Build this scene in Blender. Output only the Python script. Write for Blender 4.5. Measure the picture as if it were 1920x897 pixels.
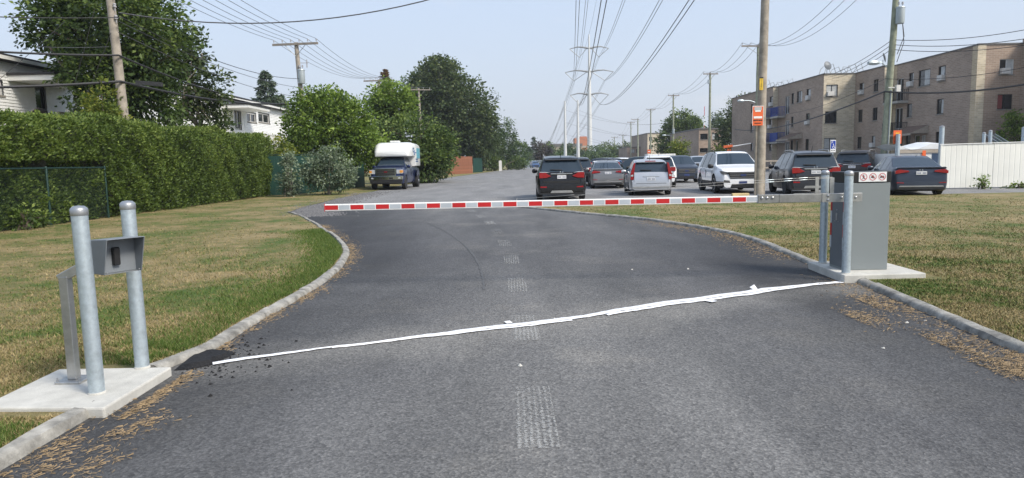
import bpy, bmesh, math, random
import numpy as np
from mathutils import Vector, Matrix
from mathutils.geometry import delaunay_2d_cdt

for o in list(bpy.data.objects): bpy.data.objects.remove(o)
SC = bpy.context.scene
COL = SC.collection
R = math.radians
PI = math.pi
random.seed(7)
RNG = np.random.default_rng(11)

# ---------------------------------------------------------------- camera
FPX, EYE, PITCH, ROLL = 1300.0, 1.5, R(6.343), -0.02
RM = Matrix.Rotation(PI/2 - PITCH, 3, 'X') @ Matrix.Rotation(ROLL, 3, 'Z')
cam_d = bpy.data.cameras.new('camera'); cam = bpy.data.objects.new('camera', cam_d); COL.objects.link(cam)
cam_d.sensor_width = 36.0; cam_d.lens = FPX/1920*36.0; cam_d.clip_start = 0.05; cam_d.clip_end = 4000
cam.matrix_world = Matrix.Translation((0, 0, EYE)) @ RM.to_4x4()
SC.camera = cam

# ---------------------------------------------------------------- sky, sun, exposure
SUN_EL, SUN_AZ = R(44), R(127)          # azimuth clockwise from +Y: from the right, a little behind the camera
w = bpy.data.worlds.new('World'); SC.world = w; w.use_nodes = True
nt = w.node_tree; nt.nodes.clear()
out = nt.nodes.new('ShaderNodeOutputWorld'); bg = nt.nodes.new('ShaderNodeBackground')
sky = nt.nodes.new('ShaderNodeTexSky'); sky.sky_type = 'NISHITA'; sky.sun_disc = False
sky.sun_elevation = SUN_EL; sky.sun_rotation = SUN_AZ
sky.altitude = 50; sky.air_density = 1.0; sky.dust_density = 4.0; sky.ozone_density = 1.5
# thin, even veil of summer haze and a few soft cloud banks over the whole sky
tc = nt.nodes.new('ShaderNodeTexCoord'); mp = nt.nodes.new('ShaderNodeMapping'); mp.inputs['Scale'].default_value = (1, 1, 3.2)
mp.inputs['Location'].default_value = (0.62, 0.31, 0.1)
nz = nt.nodes.new('ShaderNodeTexNoise'); nz.inputs['Scale'].default_value = 2.6; nz.inputs['Detail'].default_value = 6; nz.inputs['Roughness'].default_value = .55
rp = nt.nodes.new('ShaderNodeValToRGB'); rp.color_ramp.elements[0].position = .60; rp.color_ramp.elements[1].position = .85
rp.color_ramp.elements[0].color = (0, 0, 0, 1); rp.color_ramp.elements[1].color = (.6, .6, .6, 1)
veil = nt.nodes.new('ShaderNodeMix'); veil.data_type = 'RGBA'; veil.inputs[0].default_value = .55
veil.inputs[7].default_value = (5.2, 5.75, 6.9, 1)
sz = nt.nodes.new('ShaderNodeSeparateXYZ'); zr = nt.nodes.new('ShaderNodeValToRGB'); zf = nt.nodes.new('ShaderNodeValToRGB')
for rr_, stops in ((zr, ((.0, (4.2, 4.45, 4.85, 1)), (.16, (4.2, 4.8, 5.75, 1)), (.45, (4.3, 5.35, 7.1, 1)))), (zf, ((.0, (.92,)*3+(1,)), (.14, (.78,)*3+(1,)), (.4, (.6,)*3+(1,))))):
    rr_.color_ramp.elements.new(.5)
    for e_, (p_, c_) in zip(rr_.color_ramp.elements, stops): e_.position = p_; e_.color = c_
cl = nt.nodes.new('ShaderNodeMix'); cl.data_type = 'RGBA'; cl.inputs[7].default_value = (5.4, 5.2, 5.3, 1)
L = nt.links.new
L(tc.outputs['Generated'], mp.inputs['Vector']); L(mp.outputs['Vector'], nz.inputs['Vector']); L(nz.outputs['Fac'], rp.inputs['Fac'])
L(tc.outputs['Generated'], sz.inputs[0]); L(sz.outputs['Z'], zr.inputs['Fac']); L(sz.outputs['Z'], zf.inputs['Fac']); L(zr.outputs['Color'], veil.inputs[7]); L(zf.outputs['Color'], veil.inputs[0])
L(sky.outputs['Color'], veil.inputs[6]); L(veil.outputs[2], cl.inputs[6]); L(rp.outputs['Color'], cl.inputs[0])
L(cl.outputs[2], bg.inputs['Color']); L(bg.outputs['Background'], out.inputs['Surface'])
bg.inputs['Strength'].default_value = 0.105
sd = bpy.data.lights.new('sun', 'SUN'); sun = bpy.data.objects.new('sun', sd); COL.objects.link(sun)
sd.energy = 2.6; sd.angle = R(16); sd.color = (1.0, .93, .82)
sv = Vector((math.sin(SUN_AZ)*math.cos(SUN_EL), math.cos(SUN_AZ)*math.cos(SUN_EL), math.sin(SUN_EL)))
sun.rotation_euler = sv.to_track_quat('Z', 'Y').to_euler()
vs = SC.view_settings; vs.view_transform = 'Standard'; vs.look = 'None'; vs.gamma = 1; vs.use_curve_mapping = False
vs.exposure = 0.75
SC.render.engine = 'CYCLES'

# ---------------------------------------------------------------- measuring helpers (photo pixel -> place in the world)
def ray(u, v): return RM @ Vector(((u-960)/FPX, (448.5-v)/FPX, -1.0))
def gp(u, v, z=0.0):
    d = ray(u, v); t = (z-EYE)/d.z
    return Vector((d.x*t, d.y*t, z))
def at(u, v, Y):
    d = ray(u, v); t = Y/d.y
    return Vector((d.x*t, Y, EYE+d.z*t))
def atx(u, v, X):
    d = ray(u, v); t = X/d.x
    return Vector((X, d.y*t, EYE+d.z*t))

# ---------------------------------------------------------------- materials
MATS = {}
def nodes_of(name):
    m = bpy.data.materials.new(name); m.use_nodes = True
    t = m.node_tree; b = t.nodes['Principled BSDF']
    return m, t, b
def N(t, typ, **kw):
    n = t.nodes.new(typ)
    for k, v in kw.items():
        if k in n.inputs: n.inputs[k].default_value = v
        else: setattr(n, k, v)
    return n
def ramp(t, fac, stops):
    r = t.nodes.new('ShaderNodeValToRGB'); el = r.color_ramp.elements
    while len(el) < len(stops): el.new(.5)
    for e, (p, c) in zip(el, stops): e.position = p; e.color = (*c, 1) if len(c) == 3 else c
    t.links.new(fac, r.inputs['Fac']); return r.outputs['Color']
def mixc(t, fac, a, b, mode='MIX'):
    m = t.nodes.new('ShaderNodeMix'); m.data_type = 'RGBA'; m.blend_type = mode
    for s, v in ((0, fac), (6, a), (7, b)):
        if hasattr(v, 'is_linked') or isinstance(v, bpy.types.NodeSocket): t.links.new(v, m.inputs[s])
        elif s == 0: m.inputs[0].default_value = v
        else: m.inputs[s].default_value = (*v, 1)
    return m.outputs[2]
def bump(t, b, h, strength, dist=.01):
    n = t.nodes.new('ShaderNodeBump'); n.inputs['Strength'].default_value = strength; n.inputs['Distance'].default_value = dist
    t.links.new(h, n.inputs['Height']); t.links.new(n.outputs['Normal'], b.inputs['Normal'])
def M(name, col, rough=.6, metal=0., var=.12, vscale=4., bmp=0., bscale=60., col2=None, coat=0., spec=.5, emit=None):
    if name in MATS: return MATS[name]
    m, t, b = nodes_of(name)
    b.inputs['Roughness'].default_value = rough; b.inputs['Metallic'].default_value = metal
    b.inputs['Coat Weight'].default_value = coat; b.inputs['Coat Roughness'].default_value = .05
    b.inputs['Specular IOR Level'].default_value = spec
    tc = N(t, 'ShaderNodeTexCoord')
    nz = N(t, 'ShaderNodeTexNoise', Scale=vscale, Detail=6.0, Roughness=.65); t.links.new(tc.outputs['Object'], nz.inputs['Vector'])
    c2 = col2 if col2 else tuple(max(0, c*(1-2.2*var)) for c in col)
    c1 = col if col2 else tuple(min(1, c*(1+var)) for c in col)
    t.links.new(ramp(t, nz.outputs['Fac'], [(.3, c1), (.72, c2)]), b.inputs['Base Color'])
    if bmp:
        n2 = N(t, 'ShaderNodeTexNoise', Scale=bscale, Detail=4.0); t.links.new(tc.outputs['Object'], n2.inputs['Vector'])
        bump(t, b, n2.outputs['Fac'], bmp)
    MATS[name] = m; return m

def grass_mat(name, blades=False):
    m, t, b = nodes_of(name); g = N(t, 'ShaderNodeNewGeometry')
    b.inputs['Roughness'].default_value = .75; b.inputs['Specular IOR Level'].default_value = .2
    n1 = N(t, 'ShaderNodeTexNoise', Scale=.55, Detail=5.0, Roughness=.62); n2 = N(t, 'ShaderNodeTexNoise', Scale=3.2, Detail=5.0, Roughness=.7)
    n3 = N(t, 'ShaderNodeTexNoise', Scale=45., Detail=4.0, Roughness=.7)
    of = N(t, 'ShaderNodeVectorMath', operation='ADD'); of.inputs[1].default_value = (3.1, 7.7, 0); t.links.new(g.outputs['Position'], of.inputs[0])
    for n in (n1, n2, n3): t.links.new(of.outputs[0], n.inputs['Vector'])
    mm = N(t, 'ShaderNodeMath', operation='MULTIPLY_ADD'); mm.inputs[1].default_value = .42; mm.inputs[2].default_value = .0
    t.links.new(n2.outputs['Fac'], mm.inputs[0])
    ad = N(t, 'ShaderNodeMath', operation='MULTIPLY_ADD'); ad.inputs[1].default_value = .62; t.links.new(n1.outputs['Fac'], ad.inputs[0]); t.links.new(mm.outputs[0], ad.inputs[2])
    fac = ad.outputs[0]
    if blades:
        at_ = N(t, 'ShaderNodeAttribute', attribute_name='tint')
        a2 = N(t, 'ShaderNodeMath', operation='MULTIPLY_ADD'); a2.inputs[1].default_value = .22
        t.links.new(at_.outputs['Fac'], a2.inputs[0]); 
        sb = N(t, 'ShaderNodeMath', operation='SUBTRACT'); sb.inputs[1].default_value = .11; t.links.new(fac, sb.inputs[0]); t.links.new(sb.outputs[0], a2.inputs[2]); fac = a2.outputs[0]
    c = ramp(t, fac, [(.39, (.085, .135, .03)), (.46, (.135, .16, .05)), (.52, (.22, .19, .085)), (.63, (.33, .26, .14))])
    dk = ramp(t, n3.outputs['Fac'], [(.3, (.68, .67, .62)), (.65, (1.12, 1.12, 1.08))])
    t.links.new(mixc(t, 1., c, dk, 'MULTIPLY'), b.inputs['Base Color'])
    if not blades: bump(t, b, n3.outputs['Fac'], .9, .04)
    MATS[name] = m; return m

def asphalt_mat(name, dark, light, dust, track=True, agg=1.0):
    m, t, b = nodes_of(name); g = N(t, 'ShaderNodeNewGeometry')
    mp = N(t, 'ShaderNodeMapping'); mp.inputs['Scale'].default_value = (1.0, .22, 1); t.links.new(g.outputs['Position'], mp.inputs['Vector'])
    n1 = N(t, 'ShaderNodeTexNoise', Scale=.9, Detail=5.0, Roughness=.6); t.links.new(mp.outputs['Vector'], n1.inputs['Vector'])
    n2 = N(t, 'ShaderNodeTexNoise', Scale=.55, Detail=7.0, Roughness=.65); t.links.new(g.outputs['Position'], n2.inputs['Vector'])
    vo = N(t, 'ShaderNodeTexVoronoi', Scale=58.*agg); t.links.new(g.outputs['Position'], vo.inputs['Vector'])
    n3 = N(t, 'ShaderNodeTexNoise', Scale=62.*agg, Detail=4.0, Roughness=.85); t.links.new(g.outputs['Position'], n3.inputs['Vector'])
    base = ramp(t, n1.outputs['Fac'], [(.3, dark), (.7, light)])
    base = mixc(t, ramp(t, n2.outputs['Fac'], [(.52, (0, 0, 0)), (.75, (.55, .55, .55))]), base, dust)
    if track:
        # fresh binder left dark along both kerbs, polished paler wheel path in the middle, dust swept along the tape line
        sx = N(t, 'ShaderNodeSeparateXYZ'); t.links.new(g.outputs['Position'], sx.inputs[0])
        def mth(op, a, b_=None, c_=None):
            n = N(t, 'ShaderNodeMath', operation=op)
            for k, v in enumerate((a, b_, c_)):
                if v is None: continue
                if isinstance(v, (int, float)): n.inputs[k].default_value = v
                else: t.links.new(v, n.inputs[k])
            return n.outputs[0]
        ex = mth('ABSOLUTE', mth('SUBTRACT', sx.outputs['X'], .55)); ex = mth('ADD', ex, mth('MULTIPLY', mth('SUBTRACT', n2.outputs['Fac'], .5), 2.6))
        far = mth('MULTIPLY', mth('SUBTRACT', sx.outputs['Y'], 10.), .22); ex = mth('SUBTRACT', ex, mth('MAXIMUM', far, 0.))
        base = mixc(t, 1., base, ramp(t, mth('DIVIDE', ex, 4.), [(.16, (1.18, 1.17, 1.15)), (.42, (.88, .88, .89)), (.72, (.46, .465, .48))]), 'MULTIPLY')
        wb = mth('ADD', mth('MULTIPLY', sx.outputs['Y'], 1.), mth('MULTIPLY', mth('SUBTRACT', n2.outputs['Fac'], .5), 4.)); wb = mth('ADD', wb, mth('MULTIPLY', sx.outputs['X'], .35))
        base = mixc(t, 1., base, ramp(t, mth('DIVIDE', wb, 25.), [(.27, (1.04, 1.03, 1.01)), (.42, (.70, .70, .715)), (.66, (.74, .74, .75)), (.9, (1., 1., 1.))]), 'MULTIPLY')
        dl = mth('ABSOLUTE', mth('ADD', mth('SUBTRACT', mth('MULTIPLY', sx.outputs['X'], .45), sx.outputs['Y']), 6.1)); dl = mth('ADD', dl, mth('MULTIPLY', mth('SUBTRACT', n2.outputs['Fac'], .5), 3.0))
        base = mixc(t, ramp(t, dl, [(.0, (.42, .42, .42)), (.75, (0, 0, 0))]), base, dust)
    sp = ramp(t, n3.outputs['Fac'], [(.32, (.52, .52, .525)), (.5, (.96, .96, .96)), (.68, (1.6, 1.59, 1.56))])
    base = mixc(t, 1., base, sp, 'MULTIPLY')
    cellc = ramp(t, vo.outputs['Color'], [(.1, (.72, .72, .72)), (.9, (1.28, 1.27, 1.25))])
    t.links.new(mixc(t, 1., base, cellc, 'MULTIPLY'), b.inputs['Base Color'])
    b.inputs['Roughness'].default_value = .82; b.inputs['Specular IOR Level'].default_value = .35
    bump(t, b, vo.outputs['Distance'], .6, .006)
    MATS[name] = m; return m

def brick_mat(name, c1, c2, mortar, axis):
    m, t, b = nodes_of(name); g = N(t, 'ShaderNodeNewGeometry')
    sx = N(t, 'ShaderNodeSeparateXYZ'); cx = N(t, 'ShaderNodeCombineXYZ'); t.links.new(g.outputs['Position'], sx.inputs[0])
    t.links.new(sx.outputs['Y' if axis == 'x' else 'X'], cx.inputs[0]); t.links.new(sx.outputs['Z'], cx.inputs[1])
    br = N(t, 'ShaderNodeTexBrick'); t.links.new(cx.outputs[0], br.inputs['Vector'])
    br.inputs['Scale'].default_value = 1.0; br.inputs['Brick Width'].default_value = .40; br.inputs['Row Height'].default_value = .13; br.inputs['Mortar Size'].default_value = .012
    br.inputs['Color1'].default_value = (*c1, 1); br.inputs['Color2'].default_value = (*c2, 1); br.inputs['Mortar'].default_value = (*mortar, 1)
    nz = N(t, 'ShaderNodeTexNoise', Scale=.35, Detail=5.0); t.links.new(g.outputs['Position'], nz.inputs['Vector'])
    st = ramp(t, nz.outputs['Fac'], [(.3, (.8, .8, .8)), (.7, (1.12, 1.1, 1.08))])
    t.links.new(mixc(t, 1., br.outputs['Color'], st, 'MULTIPLY'), b.inputs['Base Color'])
    b.inputs['Roughness'].default_value = .85; bump(t, b, br.outputs['Fac'], -.6, .01)
    MATS[name] = m; return m

def leaf_mat(name, dark, mid, light, rough=.55):
    if name in MATS: return MATS[name]
    m, t, b = nodes_of(name)
    a = N(t, 'ShaderNodeAttribute', attribute_name='tint')
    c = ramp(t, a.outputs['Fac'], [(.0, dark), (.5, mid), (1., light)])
    t.links.new(c, b.inputs['Base Color']); b.inputs['Roughness'].default_value = rough; b.inputs['Specular IOR Level'].default_value = .25
    tr = N(t, 'ShaderNodeBsdfTranslucent'); tc2 = mixc(t, 1., c, (1.25, 1.35, .7), 'MULTIPLY'); t.links.new(tc2, tr.inputs['Color'])
    mx = N(t, 'ShaderNodeMixShader'); mx.inputs[0].default_value = .3
    t.links.new(b.outputs[0], mx.inputs[1]); t.links.new(tr.outputs[0], mx.inputs[2])
    t.links.new(mx.outputs[0], t.nodes['Material Output'].inputs['Surface'])
    MATS[name] = m; return m

def worn_paint_mat(name):
    m, t, b = nodes_of(name); g = N(t, 'ShaderNodeNewGeometry')
    b.inputs['Base Color'].default_value = (.40, .40, .385, 1); b.inputs['Roughness'].default_value = .8
    n3 = N(t, 'ShaderNodeTexNoise', Scale=55., Detail=5.0, Roughness=.75); t.links.new(g.outputs['Position'], n3.inputs['Vector'])
    wv = N(t, 'ShaderNodeTexWave', Scale=9., Distortion=2.2); wv.inputs['Detail'].default_value = 3; t.links.new(g.outputs['Position'], wv.inputs['Vector'])
    n4 = N(t, 'ShaderNodeTexNoise', Scale=1.3, Detail=3.0); t.links.new(g.outputs['Position'], n4.inputs['Vector'])
    s = N(t, 'ShaderNodeMath', operation='MULTIPLY_ADD'); s.inputs[1].default_value = .13; t.links.new(wv.outputs['Fac'], s.inputs[0]); t.links.new(n3.outputs['Fac'], s.inputs[2])
    s2 = N(t, 'ShaderNodeMath', operation='MULTIPLY_ADD'); s2.inputs[1].default_value = .3; t.links.new(n4.outputs['Fac'], s2.inputs[0]); t.links.new(s.outputs[0], s2.inputs[2])
    f = ramp(t, s2.outputs[0], [(.675, (0, 0, 0)), (.88, (.70, .70, .70))])
    tp = N(t, 'ShaderNodeBsdfTransparent'); mx = N(t, 'ShaderNodeMixShader'); t.links.new(f, mx.inputs[0])
    t.links.new(tp.outputs[0], mx.inputs[1]); t.links.new(b.outputs[0], mx.inputs[2]); t.links.new(mx.outputs[0], t.nodes['Material Output'].inputs['Surface'])
    MATS[name] = m; return m

grass_mat('lawn_soil'); grass_mat('grass_blade', True)
asphalt_mat('new_asphalt', (.072, .0735, .077), (.135, .1365, .14), (.23, .222, .205), track=True)
asphalt_mat('old_asphalt', (.15, .15, .152), (.235, .235, .235), (.29, .28, .265), track=False, agg=.6)
asphalt_mat('patch_asphalt', (.006, .006, .007), (.012, .012, .013), (.02, .02, .02), track=False)
worn_paint_mat('worn_paint')
M('concrete', (.50, .49, .45), .85, var=.10, vscale=6, bmp=.3, bscale=120)
M('kerb_concrete', (.30, .29, .262), .9, var=.30, vscale=7, bmp=.5, bscale=90)
M('galvanized', (.50, .575, .62), .48, .65, var=.11, vscale=22, bmp=.08, bscale=40)
M('cap_metal', (.42, .43, .44), .4, .8, var=.1)
M('aluminium', (.50, .50, .49), .38, .85, var=.12, vscale=12)
M('steel_bar', (.33, .33, .32), .42, .8, var=.12, vscale=10)
M('reader_grey', (.20, .22, .24), .5, .2, var=.05, bmp=.1, bscale=300)
M('cabinet_grey', (.215, .24, .245), .5, .1, var=.03, vscale=2)
M('black_plastic', (.012, .012, .013), .45, var=.05)
M('dark_rubber', (.018, .018, .018), .8, var=.1)
M('sign_white', (.78, .78, .77), .4, var=.02)
M('sign_red', (.55, .02, .03), .4, var=.05)
M('reflect_red', (.50, .018, .02), .35, var=.08)
M('reflect_silver', (.52, .56, .60), .35, .3, var=.06)
M('arm_white', (.80, .80, .78), .4, var=.03)
M('tape_white', (.80, .81, .83), .45, var=.04, vscale=14)
M('weathered_wood', (.34, .30, .25), .85, var=.22, vscale=3, bmp=.5, bscale=30)
M('pole_green_wood', (.27, .29, .21), .85, var=.18, vscale=3, bmp=.4, bscale=30)
M('crossarm_wood', (.25, .22, .19), .85, var=.15)
M('porcelain', (.38, .38, .40), .3, var=.05)
M('wire_black', (.03, .03, .032), .6, var=.05)
M('wire_grey', (.11, .11, .115), .5, .3, var=.05)
M('transformer_grey', (.40, .45, .47), .45, .3, var=.06)
M('tower_grey', (.30, .31, .32), .5, .3, var=.05)
M('tower_white', (.62, .63, .62), .5, .2, var=.05)
M('bark', (.12, .095, .075), .9, var=.25, vscale=6, bmp=.8, bscale=25)
M('pale_bark', (.33, .29, .25), .9, var=.2, vscale=6, bmp=.5, bscale=25)
M('dry_straw', (.26, .185, .10), .8, var=.25, vscale=20)
M('gravel', (.15, .15, .155), .9, var=.3, vscale=30)
M('glass_dark', (.015, .018, .022), .06, var=.02, spec=.9)
M('curtain', (.46, .47, .46), .25, var=.12, vscale=5)
M('curtain_red', (.22, .06, .06), .3, var=.1, vscale=5)
M('window_frame_dark', (.025, .024, .023), .5, var=.05)
M('window_frame_white', (.62, .62, .60), .5, var=.05)
M('sill_stone', (.26, .24, .21), .85)
M('ac_white', (.58, .57, .54), .5, var=.06)

# ---------------------------------------------------------------- mesh collector and object helpers
class MB:
    def __init__(s): s.v = []; s.f = []; s.m = []
    def add(s, vs, fs, mi=0):
        k = len(s.v); s.v += [tuple(p) for p in vs]; s.f += [tuple(k+i for i in f) for f in fs]; s.m += [mi]*len(fs)
        return s
    def box(s, c, d, rot=None, mi=0):
        hx, hy, hz = d[0]/2, d[1]/2, d[2]/2
        vs = [Vector((x, y, z)) for z in (-hz, hz) for y in (-hy, hy) for x in (-hx, hx)]
        if rot is not None: vs = [rot @ p for p in vs]
        c = Vector(c); vs = [p+c for p in vs]
        return s.add(vs, [(0, 2, 3, 1), (4, 5, 7, 6), (0, 1, 5, 4), (2, 6, 7, 3), (0, 4, 6, 2), (1, 3, 7, 5)], mi)
    def b2(s, a, b, mi=0):
        return s.box([(p+q)/2 for p, q in zip(a, b)], [abs(q-p) for p, q in zip(a, b)], None, mi)
    def quad(s, a, b, c, d, mi=0): return s.add([a, b, c, d], [(0, 1, 2, 3)], mi)
    def tube(s, pts, rad, n=8, caps=True, mi=0):
        pts = [Vector(p) for p in pts]; k = len(pts)
        if not hasattr(rad, '__len__'): rad = [rad]*k
        rings = []; up = None
        for i, p in enumerate(pts):
            d = (pts[min(i+1, k-1)]-pts[max(i-1, 0)]).normalized()
            if up is None: up = Vector((0, 0, 1)) if abs(d.z) < .9 else Vector((1, 0, 0))
            a = d.cross(up)
            if a.length < 1e-5: a = d.cross(Vector((0, 1, 0)))
            a.normalize(); b = a.cross(d).normalized(); up = b
            rings.append([p+(a*math.cos(2*PI*j/n)+b*math.sin(2*PI*j/n))*rad[i] for j in range(n)])
        return s.loft(rings, True, caps, mi)
    def loft(s, rings, closed=True, caps=True, mi=0):
        n = len(rings[0]); vs = [p for r in rings for p in r]; fs = []
        for i in range(len(rings)-1):
            for j in range(n if closed else n-1):
                a, b = i*n+j, i*n+(j+1) % n; fs.append((a, b, b+n, a+n))
        if caps and closed: fs += [tuple(range(n))[::-1], tuple((len(rings)-1)*n+j for j in range(n))]
        return s.add(vs, fs, mi)
    def lathe(s, prof, n=16, c=(0, 0, 0), rot=None, mi=0, caps=True):
        c = Vector(c); rings = []
        for r, z in prof:
            ps = [Vector((r*math.cos(2*PI*j/n), r*math.sin(2*PI*j/n), z)) for j in range(n)]
            if rot is not None: ps = [rot @ p for p in ps]
            rings.append([p+c for p in ps])
        return s.loft(rings, True, caps, mi)
    def prism(s, poly, a, b, fn=None, mi=0):
        """poly of 2D points extruded from a to b; fn maps (p, q, t) to space"""
        fn = fn or (lambda p, q, t: (p, q, t)); n = len(poly)
        vs = [fn(p, q, a) for p, q in poly]+[fn(p, q, b) for p, q in poly]
        fs = [tuple(range(n))[::-1], tuple(range(n, 2*n))]+[(i, (i+1) % n, n+(i+1) % n, n+i) for i in range(n)]
        return s.add(vs, fs, mi)
    def build(s, name, mat, parent=None, smooth=None, bevel=0., seg=1):
        me = bpy.data.meshes.new(name); me.from_pydata([tuple(p) for p in s.v], [], s.f)
        for mm in (mat if isinstance(mat, (list, tuple)) else [mat]): me.materials.append(MATS[mm] if isinstance(mm, str) else mm)
        if any(s.m): me.polygons.foreach_set('material_index', s.m)
        bm = bmesh.new(); bm.from_mesh(me); bmesh.ops.recalc_face_normals(bm, faces=bm.faces); bm.to_mesh(me); bm.free()
        if smooth is not None:
            me.polygons.foreach_set('use_smooth', [True]*len(me.polygons)); me.set_sharp_from_angle(angle=R(smooth))
        o = bpy.data.objects.new(name, me); COL.objects.link(o); o.parent = parent
        if bevel:
            b = o.modifiers.new('bevel', 'BEVEL'); b.width = bevel; b.segments = seg; b.limit_method = 'ANGLE'; b.angle_limit = R(40)
        return o
def tag(o, label, cat, group=None):
    o['label'] = label; o['category'] = cat
    if group: o['group'] = group
    return o
def thing(name, label, cat, loc=(0, 0, 0), rz=0., group=None):
    o = bpy.data.objects.new(name, None); COL.objects.link(o); o.location = loc; o.rotation_euler = (0, 0, rz); o.empty_display_size = .2
    return tag(o, label, cat, group)
def struct(o): o['kind'] = 'structure'; return o
def stuff(o): o['kind'] = 'stuff'; return o
def copy_tree(o, parent=None):
    c = o.copy(); COL.objects.link(c); c.parent = parent
    for ch in list(o.children): copy_tree(ch, c)
    return c
def text_part(s, size, mat, parent, mtx, name='lettering'):
    cu = bpy.data.curves.new('t', 'FONT'); cu.body = s; cu.size = size; cu.align_x = 'CENTER'; cu.align_y = 'CENTER'
    to = bpy.data.objects.new('t', cu); COL.objects.link(to)
    me = bpy.data.meshes.new_from_object(to.evaluated_get(bpy.context.evaluated_depsgraph_get())); bpy.data.objects.remove(to)
    me.transform(mtx); me.materials.clear(); me.materials.append(MATS[mat])
    o = bpy.data.objects.new(name, me); COL.objects.link(o); o.parent = parent; return o
def quads_mesh(name, verts, tint, mat, parent=None, k=4):
    """numpy verts (n,k,3): n separate faces with a per-face tint"""
    n = len(verts); me = bpy.data.meshes.new(name)
    me.vertices.add(n*k); me.vertices.foreach_set('co', verts.reshape(-1).astype(np.float32))
    me.loops.add(n*k); me.loops.foreach_set('vertex_index', np.arange(n*k, dtype=np.int32))
    me.polygons.add(n); me.polygons.foreach_set('loop_start', np.arange(0, n*k, k, dtype=np.int32))
    a = me.attributes.new('tint', 'FLOAT', 'FACE'); a.data.foreach_set('value', tint.astype(np.float32))
    me.materials.append(MATS[mat]); me.update(calc_edges=True)
    o = bpy.data.objects.new(name, me); COL.objects.link(o); o.parent = parent; return o
def sag_line(a, b, sag, n=14):
    a, b = Vector(a), Vector(b)
    return [a.lerp(b, i/n)-Vector((0, 0, 4*sag*(i/n)*(1-i/n))) for i in range(n+1)]
# ================================================================ ground, roads, kerbs, lawns
def sheet(name, poly, z, mat):
    vs, _, fs, *_ = delaunay_2d_cdt([Vector(p[:2]) for p in poly], [], [list(range(len(poly)))], 1, 1e-5)
    me = MB(); me.add([(p.x, p.y, z) for p in vs], fs); return me.build(name, mat)
g = MB(); g.quad((-900, -300, -.03), (900, -300, -.03), (900, 1500, -.03), (-900, 1500, -.03))
struct(g.build('ground', 'lawn_soil'))

KL = [gp(u, v) for u, v in [(330, 693), (400, 660), (490, 602), (560, 563), (620, 524), (648, 492), (654, 470), (635, 449), (600, 425), (570, 409), (545, 400)]]
KR = [gp(u, v) for u, v in [(1524, 500), (1470, 477), (1400, 450), (1330, 433), (1200, 413), (1060, 399), (965, 389)]]
KL = [gp(308, 700)+Vector((-.03, 0, 0)), gp(352, 677)] + KL[1:]
KLn = [Vector((-2.66, -1.5, 0)), Vector((-2.62, 2.0, 0)), gp(193, 770)]
KRn = [Vector((3.62, -1.5, 0)), Vector((3.74, 3.0, 0)), gp(1920, 668), gp(1700, 574), gp(1596, 527)]
def smooth_path(pts, step=.18):
    out = []
    P = [pts[0]*2-pts[1]]+list(pts)+[pts[-1]*2-pts[-2]]
    for i in range(1, len(P)-2):
        a, b, c, d = P[i-1], P[i], P[i+1], P[i+2]; n = max(2, int((c-b).length/step))
        for k in range(n):
            t = k/n; out.append(.5*((2*b)+(c-a)*t+(2*a-5*b+4*c-d)*t*t+(3*b-a-3*c+d)*t**3))
    out.append(pts[-1].copy()); return out
PL, PR, PLn, PRn = smooth_path(KL), smooth_path(KR), smooth_path(KLn), smooth_path(KRn)

# road edge beyond the kerb end, up to the far bend
EDGE = [Vector(p) for p in ((-7.4, 24.4, 0), (-7.8, 30.5, 0), (-7.7, 38.4, 0), (-7.6, 50, 0), (-6.6, 70.6, 0), (-4.9, 90, 0), (-1.9, 125, 0), (3.3, 170, 0), (9, 215, 0))]
road = sheet('road', [(-9.5, 20.5), (-9.8, 30), (-9.4, 50), (-8, 72), (-6, 95), (-3, 130), (2, 175), (8, 222), (14, 260), (90, 260), (90, 25.2), (.6, 24.3), (.2, 20.5)], 0.0, 'old_asphalt'); struct(road)
drive = [(p.x-.03, p.y) for p in PLn[:1]] + [(p.x-.03, p.y) for p in PLn[1:]] + [(p.x-.03, p.y) for p in PL] + [(-7.5, 23.3), (-5, 24.3), (-2.4, 24.1), (.1, 23.9)] + [(p.x+.03, p.y) for p in PR[::-1]] + [(p.x+.03, p.y) for p in PRn[::-1]]
struct(sheet('driveway', drive, 0.006, 'new_asphalt'))

def lz(x, y):
    n = .018*math.sin(x*1.3+y*.7)+.014*math.sin(x*.5-y*1.1+2)+.01*math.sin(2.7*x+1.9*y)
    return .044+n*.4-(.025 if y > 26 else .025*max(0, (y-20)/6))
def lawn(name, poly, step=1.0, near=32):
    P = [Vector((p[0], p[1])) for p in poly]; n = len(P)
    xs = [p.x for p in P]; ys = [p.y for p in P]; pts = list(P)
    y = min(ys)
    while y < min(max(ys), near):
        x = min(xs)
        while x < max(xs):
            pts.append(Vector((x+random.uniform(-.2, .2), y+random.uniform(-.2, .2)))); x += step
        y += step
    vs, _, fs, *_ = delaunay_2d_cdt(pts, [(i, (i+1) % n) for i in range(n)], [list(range(n))], 1, 1e-4)
    b = MB(); b.add([(p.x, p.y, lz(p.x, p.y)) for p in vs], fs)
    return b.build(name, 'lawn_soil', smooth=60)
def offs(path, d):
    out = []
    for i, p in enumerate(path):
        t = (path[min(i+1, len(path)-1)]-path[max(i-1, 0)]).normalized(); out.append(p+Vector((-t.y, t.x, 0))*d)
    return out
KW = .105
LOUT = [p for p in offs(PLn, KW*.8)]+[Vector((-2.62, 4.3, 0)), Vector((-2.62, 4.8, 0))]+offs(PL, KW*.8)
ROUT = [p for p in offs(PRn, -KW*.8)]+[Vector((4.3, 8.4, 0)), Vector((4.3, 9.1, 0))]+offs(PR, -KW*.8)
lp = [(p.x, p.y) for p in LOUT]+[(p.x-.05, p.y) for p in EDGE]+[(-20, 230), (-60, 230), (-60, -1.5)]
rp_ = [(p.x, p.y) for p in ROUT[::-1]]
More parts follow.
